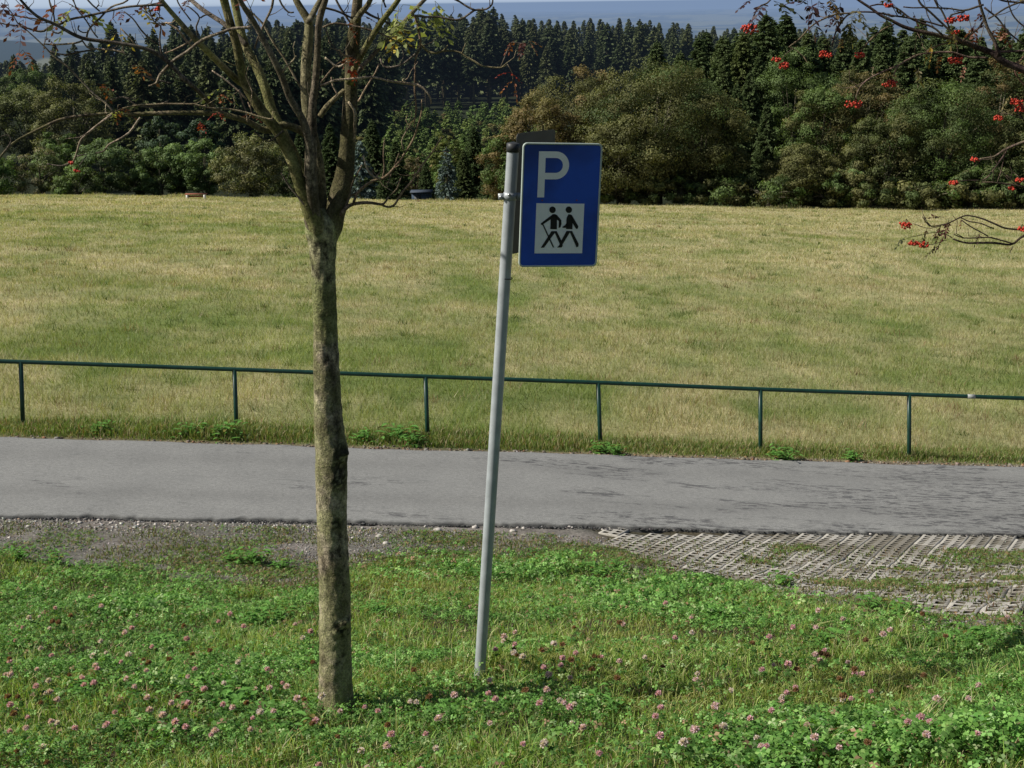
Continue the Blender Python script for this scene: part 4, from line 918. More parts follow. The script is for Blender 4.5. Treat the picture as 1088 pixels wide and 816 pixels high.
twigs = [
 ([(59, 27, 1.2), (81, 20, 1.2), (108, 13, 1.2), (140, 6, 1.2), (160, 4.5, 1.3), (174, 5, 1.5)], -.3, dk_),
 ([(267, 29, 1.8), (245, 31, 1.7), (219, 40, 1.6), (200, 53, 1.6), (181, 69, 1.6), (169, 80, 1.5), (166, 88, 1.2), (158, 91, .8)], -.35, (.95, .9, .8)),
 ([(119, 122, 1.3), (96, 139, 1.2), (87, 147, 1.1), (83, 155, 1), (77, 172, .9)], -.45, (1.1, 1, .9)),
 ([(77, 172, .9), (66, 176, .8), (50, 174, .7)], -.5, dk_), ([(82, 166, .7), (92, 164, .6), (84, 176, .6)], -.5, dk_),
 ([(149, 125, 1.1), (139, 137, 1.1), (128, 146, 1), (116, 153, 1), (110, 161, .9), (101, 164, .8)], -.45, (1.2, 1.1, 1)),
 ([(28, 32, .7), (54, 55, .9), (66, 66, 1), (81, 80, 1), (96, 96, 1), (112, 110, 1.1), (121, 121, 1.2)], -.42, (.95, .9, .8)),
 ([(362, 229, 2.4), (367, 222, 2.2), (374, 218, 2), (389, 216, 1.8), (405, 217, 1.5), (410, 214, 1.2), (414, 209, .9)], -.05, (.8, .7, .62)),
 ([(405, 217, 1.3), (411, 220, 1.2), (419, 218, 1.2), (428, 204, 1.1), (449, 175, 1), (460, 160, .8), (470, 145, .6)], -.05, (.9, .75, .65)),
 ([(375, 218, 1.4), (378, 208, 1.4), (383, 201, 1.5), (395, 193, 1.5), (406, 190, 1.6), (416, 182, 1.4), (430, 162, 1.3), (438, 150, 1.2), (443, 137, 1), (447, 122, .8), (448, 105, .6)], -.1, (.9, .75, .6)),
 ([(405, 190, 1.2), (397, 188, 1.1), (391, 181, 1), (387, 172, .9), (385, 166, .8)], -.15, (1.5, 1.4, 1.2)),
 ([(365, 226, 1.2), (369, 212, 1), (376, 193, .8), (384, 175, .6)], -.02, (.7, .6, .5)), ([(366, 222, 1.2), (372, 210, 1), (385, 202, .8), (404, 182, .7)], .05, (.8, .65, .55)),
 ([(426, 188, .9), (422, 200, .8), (415, 207, .7)], -.1, (.8, .7, .6)), ([(430, 162, .8), (427, 150, .7), (434, 136, .7), (437, 132, .5)], -.1, (.9, .8, .7)), ([(406, 190, .8), (409, 178, .8), (407, 158, .6), (408, 147, .5)], -.1, (.7, .6, .5)),
 ([(424, 163, .7), (418, 178, .6), (413, 187, .6)], -.1, (.7, .6, .5)), ([(370, 108, 1.2), (378, 120, 1.4), (377, 135, 1.6), (376, 149, 1.2), (378, 150, .8)], -.15, (1.4, 1.3, 1.05)),
 ([(326, 220, 1.5), (316, 209, 1.2), (307, 198, 1), (299, 184, .7)], -.1, dk_), ([(301, 139, 1.1), (290, 147, 1.1), (284, 149, 1), (276, 144, 1), (270, 139, .8)], -.2, dk_),
 ([(340, 91, 1), (347, 89, 1.1), (356, 86, 1.2), (370, 84, 1.3), (382, 83, 1.2), (400, 83, 1.2), (422, 87, 1.3), (443, 91, 1.4), (453, 98, 1.2), (458, 105, 1.1), (458, 110, .8)], -.18, (1.5, 1.35, 1.15)),
 ([(343, 29, 1.1), (356, 25, 1), (380, 29, 1), (402, 35, .9), (419, 43, .9), (440, 50, .8)], -.15, (.7, .62, .55)),
 ([(437, 16, 1.4), (450, 18, 1.2), (465, 18, 1.1), (484, 21, 1.2), (494, 18, 1.1), (504, 11, 1.2), (512, 11, 1.1), (518, 10, 1), (523, 6, 1), (524, -2, .8), (522, -14, .6)], -.1, dk_),
 ([(505, 11, 1.1), (498, 8, 1.1), (492, 4, 1), (485, -1, 1), (474, -12, .9)], -.1, dk_),
 ([(440, 16, 1.2), (443, 24, 1.3), (446, 36, 1.3), (447, 48, 1.1), (444, 56, 1), (441, 68, 1), (441, 90, 1), (441, 118, .9), (440, 135, .6)], -.05, (.9, .7, .6)),
 ([(447, 47, 1.2), (455, 55, 1.2), (464, 57, 1.2), (471, 54, 1), (480, 53, .8), (490, 56, .9), (495, 60, 1), (504, 65, 1), (510, 69, .9), (522, 72, .8), (532, 72, .8), (539, 68, .5)], .05, (1.0, .95, .7)),
 ([(471, 54, .8), (476, 48, .6)], .05, (1, 1, .8)), ([(491, 56, .7), (495, 46, .6)], .05, (1, 1, .8)),
 ([(404, 62, 1.1), (408, 70, 1.1), (416, 72, 1), (429, 68, 1), (440, 58, 1), (447, 50, .9)], -.05, dk_),
 ([(292, -10, 1.4), (288, 8, 1.3), (281, 24, 1.2), (275, 38, 1), (270, 51, .9)], -.2, (.9, .8, .7)), ([(262, 8, 1.1), (272, 18, 1.1), (284, 31, 1.2), (293, 50, 1.2), (302, 63, 1.2), (312, 80, 1.1), (323, 98, 1.1)], .15, (1.2, 1.15, .95)),
 ([(300, 77, 1), (304, 70, 1), (310, 64, .9), (314, 59, .7)], -.25, (1.2, 1.1, .95)), ([(293, -8, 1), (300, 4, 1), (307, 12, .9), (312, 13, .8)], -.1, dk_),
 ([(345, 61, 1.1), (350, 65, 1.1), (356, 70, 1.1), (362, 70, 1), (368, 66, .8)], -.15, (1.7, 1.6, 1.4)), ([(375, 60, 1.4), (370, 60, 1.2), (364, 57, 1.1), (361, 52, .8)], -.2, (1, .8, .65)),
 ([(346, 30, .8), (352, 45, .8), (360, 56, .7), (366, 62, .7)], -.1, dk_), ([(344, 8, 1.3), (356, 11, 1.2), (366, 16, 1.2), (374, 20, 1)], -.1, dk_), ([(352, -10, 1.2), (359, 4, 1.2), (365, 14, 1.2), (372, 24, 1)], .1, dk_),
 ([(384, 10, 1.6), (398, 18, 1.2), (410, 23, 1.2), (422, 30, 1), (436, 34, .8)], .1, dk_), ([(410, 8, 1), (406, -2, .9), (404, -14, .7)], .1, dk_), ([(393, 45, 1.5), (399, 34, 1), (403, 22, .8), (402, 14, .6)], -.1, (1, .9, .7)),
 ([(352, 82, .8), (354, 92, .8), (358, 99, .8), (354, 104, .6)], -.15, (1.4, 1.2, 1)), ([(381, 108, 1.3), (384, 102, 1), (390, 92, .9), (399, 78, .8), (403, 68, .8)], -.1, (1.2, 1, .85)), ([(341, 88, 1.1), (347, 80, 1), (353, 73, .9), (362, 66, .6)], .0, (.8, .7, .6)),
 ([(150, 80, 1), (166, 84, 1), (182, 88, .9)], -.3, dk_),
 ([(113, 124, .9), (128, 116, .9), (150, 112, 1), (180, 110, 1), (210, 112, 1), (235, 115, 1.1), (258, 119, 1.1), (275, 124, 1.1), (290, 128, 1.2)], -.35, (.95, .88, .7)),
 ([(112, 108, .8), (130, 104, .8), (143, 110, .9), (160, 113, .9), (178, 110, .8)], -.35, dk_),
 ([(262, 106, 1), (250, 92, 1), (238, 83, .9), (225, 75, .8)], -.22, (1.5, 1.35, 1.2)), ([(254, 95, .9), (258, 108, .9), (262, 118, .8), (264, 130, .7)], -.25, (1.6, 1.4, 1.3)), ([(262, 128, .9), (268, 120, .8), (264, 108, .7)], -.22, (1.4, 1.2, 1)),
 ([(204, 50, 1), (197, 42, 1.1), (190, 32, 1.2), (178, 24, 1.2), (172, 26, .9)], -.2, (1.5, 1.3, 1.1)), ([(206, 41, 1), (195, 48, .9), (185, 53, .9), (175, 56, .7)], -.2, (1.4, 1.2, 1)),
 ([(172, 58, 1.2), (170, 45, 1), (171, 27, .9), (164, 23, .9), (160, 14, .8), (158, 6, .7)], -.3, dk_), ([(164, 24, .8), (170, 18, .7), (167, 12, .6)], -.3, dk_),
 ([(210, 38, 1), (209, 28, .9), (213, 19, .9), (207, 12, .8), (199, 6, .7)], .1, dk_), ([(213, 19, .9), (218, 16, .8), (224, 15, .7)], .1, dk_), ([(203, 22, .8), (196, 12, .8), (190, 2, .8), (186, -8, .7)], .1, dk_), ([(216, 36, .6), (214, 28, .5)], .1, dk_),
 ([(169, 48, .9), (160, 42, .9), (150, 32, .9), (140, 20, .8), (131, 12, .7)], -.25, dk_), ([(144, 48, .8), (137, 39, .8), (129, 31, .8)], -.25, (1.6, 1.4, 1.2)),
 ([(59, 26, 1), (54, 28, 1.2), (48, 33, 1.2), (40, 33, 1.1), (30, 30, 1), (18, 27, .9), (5, 25, .8), (-8, 22, .6)], -.32, dk_), ([(48, 22, .9), (36, 20, .8), (20, 17, .8), (5, 15, .7)], -.32, dk_), ([(58, 26, .9), (57, 15, .9), (54, 4, .9), (51, -8, .8)], -.3, dk_),
 ([(68, 32, .9), (62, 35, .9), (56, 32, .7)], -.3, dk_), ([(92, 40, 1), (94, 33, 1), (100, 25, 1), (107, 19, 1), (114, 11, 1), (122, 5, .9), (134, 0, .9), (146, -10, .8)], -.3, (.8, .75, .6)), ([(104, 40, .8), (98, 33, .8), (90, 22, .8), (82, 10, .8), (78, -2, .7)], -.3, dk_),
 ([(88, 43, 1), (80, 46, 1), (70, 47.5, 1), (55, 48, .9), (46, 47, .7)], -.32, (.9, .85, .7)), ([(88, 44, .9), (93, 50, .9), (98, 52, 1), (110, 53, 1), (122, 54, 1), (132, 57, .9), (128, 52, .6)], -.32, (1.2, 1.1, .95)), ([(98, 53, .9), (84, 55, .9), (72, 58, .9), (60, 57, .8), (53, 54, .8)], -.3, dk_),
 ([(106, 12, .9), (98, 5, .9), (90, -4, .9)], -.3, dk_), ([(28, 32, .8), (18, 24, .7), (8, 10, .6), (2, 4, .5)], -.35, dk_), ([(84, 27, .8), (83, 31, .8), (88, 34, .7), (93, 34, .6)], -.3, dk_),
 ([(5, 161, .8), (12, 150, .8), (8, 144, .6), (0, 146, .5)], -.5, dk_),
 ([(245, 105, .8), (238, 100, .8), (236, 96, .6)], -.2, dk_), ([(560, 47, .5), (552, 46, .5), (545, 44, .5), (540, 52, .6), (532, 70, .6)], .05, dk_), ([(539, 68, .5), (545, 78, .5), (546, 88, .5)], .05, dk_),
]
for i, (pts, dy, tint) in enumerate(twigs):
    mb = MB(); wood(mb, pts, YT+dy, 0, tint, 6, .018, .12, 400+i); ch1(mb, 'twig', M['twig'])
rr_ = np.random.default_rng(5)
BRN = (.22, .07, .035); RED = (.35, .05, .03); YGR = (.36, .39, .15); YEL = (.50, .38, .05); GRN = (.16, .25, .05); DRK = (.10, .035, .03)
sprays = [(28, 5, -.35, BRN, .07), (5, 8, -.35, DRK, .07), (25, 24, -.32, DRK, .07), (66, 4, -.3, BRN, .09), (76, 10, -.3, YGR, .10), (82, 12, -.3, YGR, .08), (70, 16, -.3, BRN, .06), (24, 56, -.32, BRN, .06), (48, 42, -.32, BRN, .04),
          (143, 70, -.3, (.35, .14, .07), .07), (104, 92, -.4, BRN, .05), (148, 10, -.25, YEL, .07), (160, 6, -.25, DRK, .07), (236, 96, -.22, YGR, .06), (232, 102, -.22, (.4, .15, .08), .04), (130, 14, -.25, BRN, .035), (125, 37, -.2, YEL, .05), (127, 117, -.4, BRN, .05), (122, 120, -.4, YGR, .04),
          (428, 8, -.05, YGR, .10), (445, 12, -.05, YGR, .11), (438, 24, 0, YGR, .10), (450, 22, 0, (.36, .38, .12), .09), (420, 18, -.1, YGR, .09), (428, 34, -.05, YEL, .08), (432, 30, -.05, (.35, .18, .05), .07), (462, 4, .0, (.38, .40, .12), .07),
          (372, 62, -.2, BRN, .05), (376, 76, -.2, RED, .04), (546, 88, .05, (.5, .2, .12), .045), (541, 80, .05, RED, .04), (556, 46, .05, DRK, .045), (562, 47, .05, (.4, .2, .12), .035), (546, 46, .05, BRN, .04), (264, 124, -.2, BRN, .04), (232, 122, -.4, RED, .03), (212, 132, -.4, RED, .035), (370, 24, 0, BRN, .05), (386, 20, .1, BRN, .04), (262, 0, .1, BRN, .05), (200, 2, .1, DRK, .04)]
for i, (px, py, dy, c_, s_) in enumerate(sprays):
    mb = MB(); base = at(px, py-3, YT+dy)
    for k in range(2): pinnate(mb, base, rr_.normal(0, 1, 3)*np.array([1, .6, .3])+np.array([0, 0, -.5]), s_*1.35, c_, rr_, .7, 4)
    ch1(mb, 'leaf_spray', M['rowan leaf'], False)
for (px, py, dy, w, n) in ((76, 173, -.5, .010, 7), (82, 181, -.5, .013, 10), (373, 68, -.2, .009, 6), (371, 76, -.2, .010, 7), (172, 4, -.25, .018, 16), (167, 9, -.25, .014, 10)):
    berries(at(px, py, YT+dy), rr_, tree, inv1, w, w*.8, n)
# ---- the second rowan, its stem beyond the right side of the picture
Y2 = 6.75; X2 = 3.75
t2b = np.array([X2, Y2+.15, G(X2, Y2+.15)])
tree2 = empty('rowan_tree', t2b, 'rowan tree reaching in from the right with red berry clusters', 'tree')
inv2 = Matrix.Translation(-Vector(t2b))
def ch2(mb, name, mat, smooth=True):
    o = mb.obj(name, mat, tree2, smooth); o.matrix_parent_inverse = inv2; return o
P, R = smooth_path([t2b+[0, 0, -.2], t2b+[.02, 0, .6], t2b+[-.02, 0, 1.3], t2b+[-.05, 0, 2.2], t2b+[-.1, 0, 3.2], t2b+[0, .1, 4.4], t2b+[.1, .15, 5.4]], [.1, .08, .075, .07, .055, .035, .012], .04)
mb = MB(); mb.tube(P, R, 20, (1, 1, .9), True, .12, 9); ch2(mb, 'trunk', M['bark'])
def from_trunk(hh): return t2b+np.array([-.05, 0, hh])
def arm(start, pts, dy, tint, mat='dark twig', n=9, first_r=.02):
    P = [start]; R = [first_r]
    for k, (x, y, r) in enumerate(pts):
        P.append(at(x, y, Y2+dy)); R.append(r/F*depth_at(x, y, Y2+dy))
    P, R = smooth_path(P, R, .02); s_ = np.arange(len(P))*.02
    P = P+np.stack([vnoise(s_*12, s_*0+7, 3)-.5, vnoise(s_*12, s_*0+7, 4)-.5, vnoise(s_*12, s_*0+7, 5)-.5], 1)*.010*sstep(0, .1, s_)[:, None]
    mb = MB(); mb.tube(P, R, n, tint, True, .12, 3); ch2(mb, 'branch', M[mat])
w1 = (1.2, 1.1, 1.1)
arm(from_trunk(2.1), [(1150, 92, 5), (1095, 76, 4.2), (1067, 67, 3.8), (1052, 55, 3.4), (1033, 48, 2.8), (1014, 42, 2.5), (995, 38, 2.2), (976, 34, 2), (956, 27, 1.8), (939, 19, 1.6), (928, 10, 1.4), (914, 0, 1.3), (895, -14, 1), (872, -24, .8)], -.1, w1)
arm(from_trunk(2.6), [(1200, -60, 4), (1120, -70, 3), (1060, -62, 2.4), (1000, -50, 2), (940, -42, 1.6), (880, -34, 1.4), (840, -20, 1.1), (824, -6, .9)], -.3, w1)
arm(from_trunk(1.7), [(1160, 232, 3), (1120, 240, 2.0), (1100, 246, 1.5), (1086, 251, 1.3), (1074, 260, 1.1), (1053, 259, 1.3), (1029, 258, 1.1), (1012, 253, .8)], -.25, (1.0, .9, .9))
arm(from_trunk(1.9), [(1150, 140, 2.4), (1110, 146, 1.8), (1088, 150, 1.5), (1067, 159, 1.2), (1057, 167, 1), (1041, 170, .8)], .1, (2.2, 2, 2))
tw2 = [
 ([(1062, 60, 2.6), (1058, 50, 2.2), (1052, 38, 1.9), (1048, 26, 1.7), (1045, 15, 1.6), (1041, 0, 1.5), (1036, -30, 1.3), (1030, -62, 1.1)], -.15, w1),
 ([(976, -50, 1.3), (974, -8, 1.2), (985, 10, 1.1), (1002, 27, 1.1), (1012, 36, 1.2), (1021, 43, 1.2)], -.15, w1), ([(985, -50, 1.1), (993, 0, 1), (1000, 10, 1), (1005, 20, 1), (1009, 30, 1)], -.2, w1),
 ([(1052, 55, 1.3), (1066, 54.5, 1.2), (1080, 54, 1.1), (1100, 54, 1.1)], -.1, (1.8, 1.6, 1.6)), ([(1023, 44, 1.2), (1032, 36, 1.2), (1040, 29, 1.1), (1046, 20, 1.1)], -.12, (2.2, 2, 1.8)),
 ([(1002, 38, 1.1), (990, 28, 1), (972, 21, 1), (953, 10, .9), (938, 5, .9), (925, 6, .8)], -.15, w1), ([(1002, 28, .9), (985, 23, .9), (966, 19, .9), (950, 16, .9), (937, 14, .9), (918, 13, .9), (905, 14, .9), (897, 20, .9), (890, 30, .9), (885, 42, .8), (883, 50, .6)], -.2, w1),
 ([(1050, 20, 1), (1060, 14, 1), (1075, 6, 1), (1100, -4, 1)], -.1, w1), ([(1045, 5, 1.1), (1035, 8, 1.1), (1025, 10, 1), (1010, 9, .8), (990, 8, .8), (960, 7, .7)], -.2, w1), ([(1046, 8, 1), (1060, 20, .9), (1068, 30, .9), (1078, 40, .8), (1088, 48, .8)], -.1, w1), ([(1040, 60, .8), (1036, 56, .8), (1038, 42, .8)], -.1, (2, 1.8, 1.6)),
 ([(1048, -10, 1), (1066, 0, 1), (1084, 3, 1), (1110, 2, 1)], -.05, (1, .8, .7)), ([(1060, -20, .9), (1072, 5, .8), (1082, 22, .8), (1100, 36, .8)], .0, w1),
 ([(905, 14, .9), (890, 15, .9), (876, 20, .9), (866, 25, .9), (858, 32, .9), (850, 41, .9), (844, 46, .9), (838, 51, .6)], -.2, (2.2, 2, 1.8)), ([(900, 16, .7), (893, 26, .7), (887, 38, .7), (884, 48, .6)], -.2, w1),
 ([(950, 26, .9), (940, 30, .9), (930, 38, .9), (920, 48, .8), (915, 54, .7)], -.2, (2, 1.8, 1.6)),
 ([(1050, 62, 1.2), (1030, 60, 1.1), (1014, 57, 1.1), (995, 55, 1.1), (983, 56, 1), (972, 60, 1), (960, 67, 1), (937, 77, 1), (925, 83, .9), (915, 91, .8), (910, 99, .7), (908, 106, .6)], -.15, (2.6, 2.4, 2.2)), ([(984, 55, .9), (998, 48, .9), (1010, 46, .9), (1018, 46, .8)], -.1, (2.6, 2.3, 2)), ([(965, 63, .9), (957, 68, .9), (952, 75, .8), (949, 82, .7)], -.15, (2.8, 2.5, 2.3)),
 ([(1070, 159, 1.1), (1063, 171, 1.1), (1057, 179, 1), (1050, 186, .9), (1043, 191, .7)], .1, (2, 1.8, 1.8)), ([(1108, 198, 1.1), (1088, 198, 1), (1067, 196, 1), (1055, 194, .9), (1045, 193, .7)], .05, (1.8, 1.6, 1.6)), ([(1084, 197, .8), (1077, 192, .7), (1070, 186, .6)], .05, w1), ([(1150, 190, 2), (1125, 196, 1.5), (1105, 198, 1.2)], .05, w1),
 ([(1130, 238, 2), (1105, 247, 1.7), (1088, 245, 1.5), (1067, 243, 1.4), (1056, 238, 1.3), (1045, 233, 1.2), (1035, 230, 1.1), (1025, 229, 1.1), (1016, 233, 1), (1008, 237, 1), (998, 239, .9), (988, 240, .8), (981, 231, .6)], -.25, w1),
 ([(1076, 259, 1.2), (1064, 255, 1.1), (1053, 252, 1.1), (1040, 252, 1), (1025, 252, .9), (1014, 248, .7)], -.25, w1), ([(1056, 243, 1), (1042, 238, .9), (1030, 236, .9), (1021, 231, .8)], -.25, w1), ([(1050, 251, .9), (1042, 246, .9), (1032, 240, .9), (1022, 234, .8)], -.25, w1), ([(1076, 262, .8), (1073, 269, .6)], -.25, w1), ([(990, 241, .7), (985, 236, .6), (982, 230, .5)], -.25, w1),
 ([(1012, 253, .7), (1004, 249, .6), (990, 248, .5), (975, 250, .5), (963, 253, .5)], -.25, (1.3, 1.6, .9)), ([(1000, 240, .6), (985, 243, .5), (970, 238, .5)], -.25, w1), ([(1006, 255, .5), (990, 259, .5), (978, 256, .5)], -.25, w1),
 ([(1025, 12, .9), (1012, 16, .8), (1010, 20, .6)], -.2, w1), ([(824, -6, .8), (815, 3, .8), (808, 5, .8), (802, 12, .8), (798, 22, .8)], -.3, w1), ([(872, -24, .8), (862, -10, .7), (860, 0, .6)], -.25, w1), ([(842, 52, .6), (834, 58, .5), (830, 63, .5)], -.2, w1), ([(839, 50, .4), (847, 54, .4), (858, 62, .35)], -.2, (2, 1.6, 1.6)),
 ([(1088, 60, 1.4), (1078, 74, 1), (1086, 88, 1), (1100, 98, 1.2)], .0, (2, 1.5, 1.4)), ([(1090, 130, 1), (1082, 120, .8), (1078, 112, .7)], .0, w1), ([(1086, 126, .7), (1072, 122, .6), (1062, 122, .5)], .0, w1), ([(1015, 42, .7), (1017, 52, .6), (1015, 60, .5)], -.15, w1), ([(1057, 168, .6), (1048, 170, .6), (1037, 170, .5)], .1, w1), ([(1043, 191, .5), (1030, 192, .45), (1016, 193, .4)], .1, w1),
]
for i, (pts, dy, tint) in enumerate(tw2):
    if pts[0][1] > 200: pts = [(x, y, r*.72) for x, y, r in pts]
    mb = MB(); wood(mb, pts, Y2+dy, 0, tint, 6, .018, .12, 600+i); ch2(mb, 'twig', M['dark twig'])
PUR = (.07, .035, .045); DGR = (.05, .06, .03)
sp2 = [(812, 5, -.3, PUR, .09, (-.4, 0, -.3)), (822, 2, -.3, DGR, .10, (.6, 0, -.6)), (800, 0, -.3, PUR, .06, (-.8, 0, -.4)), (830, 0, -.3, DGR, .08, (.8, 0, -.2)), (862, 0, -.25, PUR, .11, (.1, 0, -1)), (858, 2, -.25, PUR, .08, (-.8, 0, -.3)), (870, 2, -.25, PUR, .10, (.5, 0, -.8)), (880, -2, -.25, (.2, .13, .05), .08, (.4, 0, -.8)), (893, 4, -.2, PUR, .07, (-.2, 0, -1)), (888, 14, -.2, PUR, .06, (-.5, 0, -.8)),
       (905, 20, -.2, (.16, .15, .07), .08, (.4, 0, -.8)), (912, 10, -.2, (.18, .16, .08), .08, (.2, 0, -1)), (900, 24, -.2, DGR, .08, (0, 0, -1)), (904, 30, -.2, (.3, .3, .16), .06, (-.2, 0, -1)), (894, 40, -.2, (.55, .30, .14), .04, (0, 0, -1)), (945, 2, -.2, (.12, .08, .03), .08, (.4, 0, -.6)), (970, 14, -.2, DRK, .05, (.2, 0, -1)), (938, 14, -.2, DGR, .07, (.3, 0, -1)), (990, 48, -.15, (.30, .20, .04), .06, (0, 0, -1)), (1000, 58, -.15, (.35, .16, .08), .05, (0, 0, -1)), (972, 72, -.15, (.22, .18, .06), .06, (.3, 0, -1)), (976, 73, -.15, (.6, .5, .33), .05, (.2, 0, -1)),
       (1026, 69, -.1, (.4, .2, .14), .05, (-.3, 0, -1)), (1060, 30, -.1, BRN, .07, (.5, 0, -.5)), (1080, 2, -.05, (.30, .24, .06), .08, (.6, 0, -.2)), (1072, 34, 0, (.3, .15, .1), .07, (-1, 0, -.1)), (1036, 28, -.1, BRN, .06, (.2, 0, -1)), (1012, 30, -.2, (.25, .20, .08), .06, (0, 0, -1)), (1082, 66, .0, BRN, .05, (.2, 0, -1)), (1056, 56, -.1, (.25, .12, .07), .05, (.4, 0, -1)), (1043, 12, -.1, DRK, .06, (-.4, 0, -1)), (1075, 100, 0, (.24, .2, .08), .05, (-.3, 0, -1)),
       (1000, 240, -.25, DRK, .07, (-.3, 0, -.7)), (1008, 235, -.25, DRK, .06, (.1, 0, -1)), (985, 243, -.25, DRK, .05, (-.3, 0, -1)), (1003, 252, -.25, DRK, .05, (0, 0, -1)), (1042, 247, -.25, DRK, .045, (0, 0, -1)), (963, 252, -.25, DGR, .05, (-1, 0, -.4)), (1003, 232, -.25, DRK, .05, (-.4, 0, .3)), (998, 262, -.25, DRK, .05, (-.8, 0, -.1)), (1021, 232, -.25, BRN, .03, (0, 0, -1))]
for i, (px, py, dy, c_, s_, d) in enumerate(sp2):
    mb = MB(); pinnate(mb, at(px, py-1, Y2+dy), np.array(d)+rr_.normal(0, .25, 3), s_*1.15, c_, rr_, .4, 4)
    if s_ > .055: pinnate(mb, at(px, py-1, Y2+dy), np.array(d)+rr_.normal(0, .7, 3), s_, c_, rr_, .5, 4)
    ch2(mb, 'leaf_spray', M['rowan leaf'], False)
for (px, py, dy, w, n) in ((797, 30, -.3, .040, 42), (825, 63, -.2, .022, 14), (833, 69, -.2, .030, 24), (878, 57, -.2, .032, 28), (913, 58, -.2, .023, 20), (907, 110, -.15, .040, 30), (945, 88, -.15, .033, 26), (1015, 64, -.15, .033, 28), (1010, 21, -.2, .026, 20), (1023, 19, -.2, .030, 24), (944, 5, -.2, .020, 14), (1080, 108, 0, .034, 28), (1084, 115, 0, .03, 20), (1061, 125, 0, .026, 18), (1036, 169, .1, .020, 16), (1013, 194, .1, .022, 16), (1075, 200, .05, .018, 14), (1084, 191, .05, .020, 16), (963, 239, -.25, .030, 24), (970, 258, -.25, .022, 18), (980, 259, -.25, .03, 26), (1086, 243, -.25, .022, 16), (1016, 34, -.2, .018, 10)):
    berries(at(px, py, Y2+dy), rr_, tree2, inv2, w, w*.62, n)
# ------------------------------------------------------------------ background woods
def broadleaf(seed, w, hgt, cols, nc=70, per=150, leaf=.28, low=.05, dens=1.0, shape=1.0):
    r = np.random.default_rng(seed); rx = w/2; rz = hgt*(1-low)/2; cz = hgt*low+rz
    D = unit(r.normal(size=(nc, 3))); q = r.uniform(.45, 1, nc)**.6
    Cn = D*q[:, None]*np.array([rx*.86, rx*.80, rz*.88])
    if shape != 1: Cn[:, :2] *= (1-(shape-1)*(Cn[:, 2:]/rz))*.95
    Cn[:, 2] += cz
    leaf = leaf*.74; per = int(per*1.55)
    Cr_ = r.uniform(.08, .17, nc)*w*.75; Cr_ = np.clip(Cr_, .4, 1.9)
    Ds = unit(r.normal(size=(nc, per, 3))+D[:, None]*.55+np.array([0, 0, .35]))
    rad = Cr_[:, None]*r.uniform(.6, 1.18, (nc, per))*(1+.7*(vnoise(Ds[..., 0]*3+seed, Ds[..., 2]*3+np.arange(nc)[:, None], 3)-.5))
    P = Cn[:, None]+Ds*rad[..., None]*np.array([1, 1, .72])
    n = nc*per; P = P.reshape(-1, 3); Nn = unit(Ds.reshape(-1, 3)+r.normal(0, .33, (n, 3)))
    P[:, 2] = np.maximum(P[:, 2], .1)
    v, f = leaf_quads(P, Nn, leaf*r.uniform(.7, 1.4, n), leaf*r.uniform(.5, 1.0, n), r)
    cc = np.array(cols)[r.integers(0, len(cols), nc)]*r.uniform(.86, 1.16, (nc, 1))
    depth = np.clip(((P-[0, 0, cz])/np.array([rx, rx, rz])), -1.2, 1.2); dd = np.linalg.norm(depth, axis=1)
    c = 1.62*np.repeat(cc, per, 0)*r.uniform(.78, 1.22, (n, 1))*(.25+.8*np.clip(dd, 0, 1)**1.5)[:, None]*np.repeat(.75+.35*np.clip(Ds[..., 2].reshape(-1), -.6, 1), 1)[:, None]  # crown interior and clump undersides darkened: shade painted into leaf colour
    mbt = MB()
    P0, R0 = smooth_path([[0, 0, -.6], [.1, 0, hgt*.2], [-.1, .1, hgt*.45], [0, 0, hgt*.75]], [w*.032, w*.024, w*.018, w*.006], .5); mbt.tube(P0, R0, 8, (1, 1, 1), True, .1, seed)
    for k in range(9):
        e = Cn[r.integers(nc)]; s_ = np.array([0, 0, hgt*r.uniform(.12, .5)]); P0, R0 = smooth_path([s_, s_*.5+e*.5+[0, 0, .3], e], [w*.012, w*.008, w*.003], .6); mbt.tube(P0, R0, 5, (1, 1, 1))
    return mesh_np('crown', v, [f], M['foliage'], np.repeat(c, 4, 0)), mbt.mesh('trunk', M['forest bark'], True)
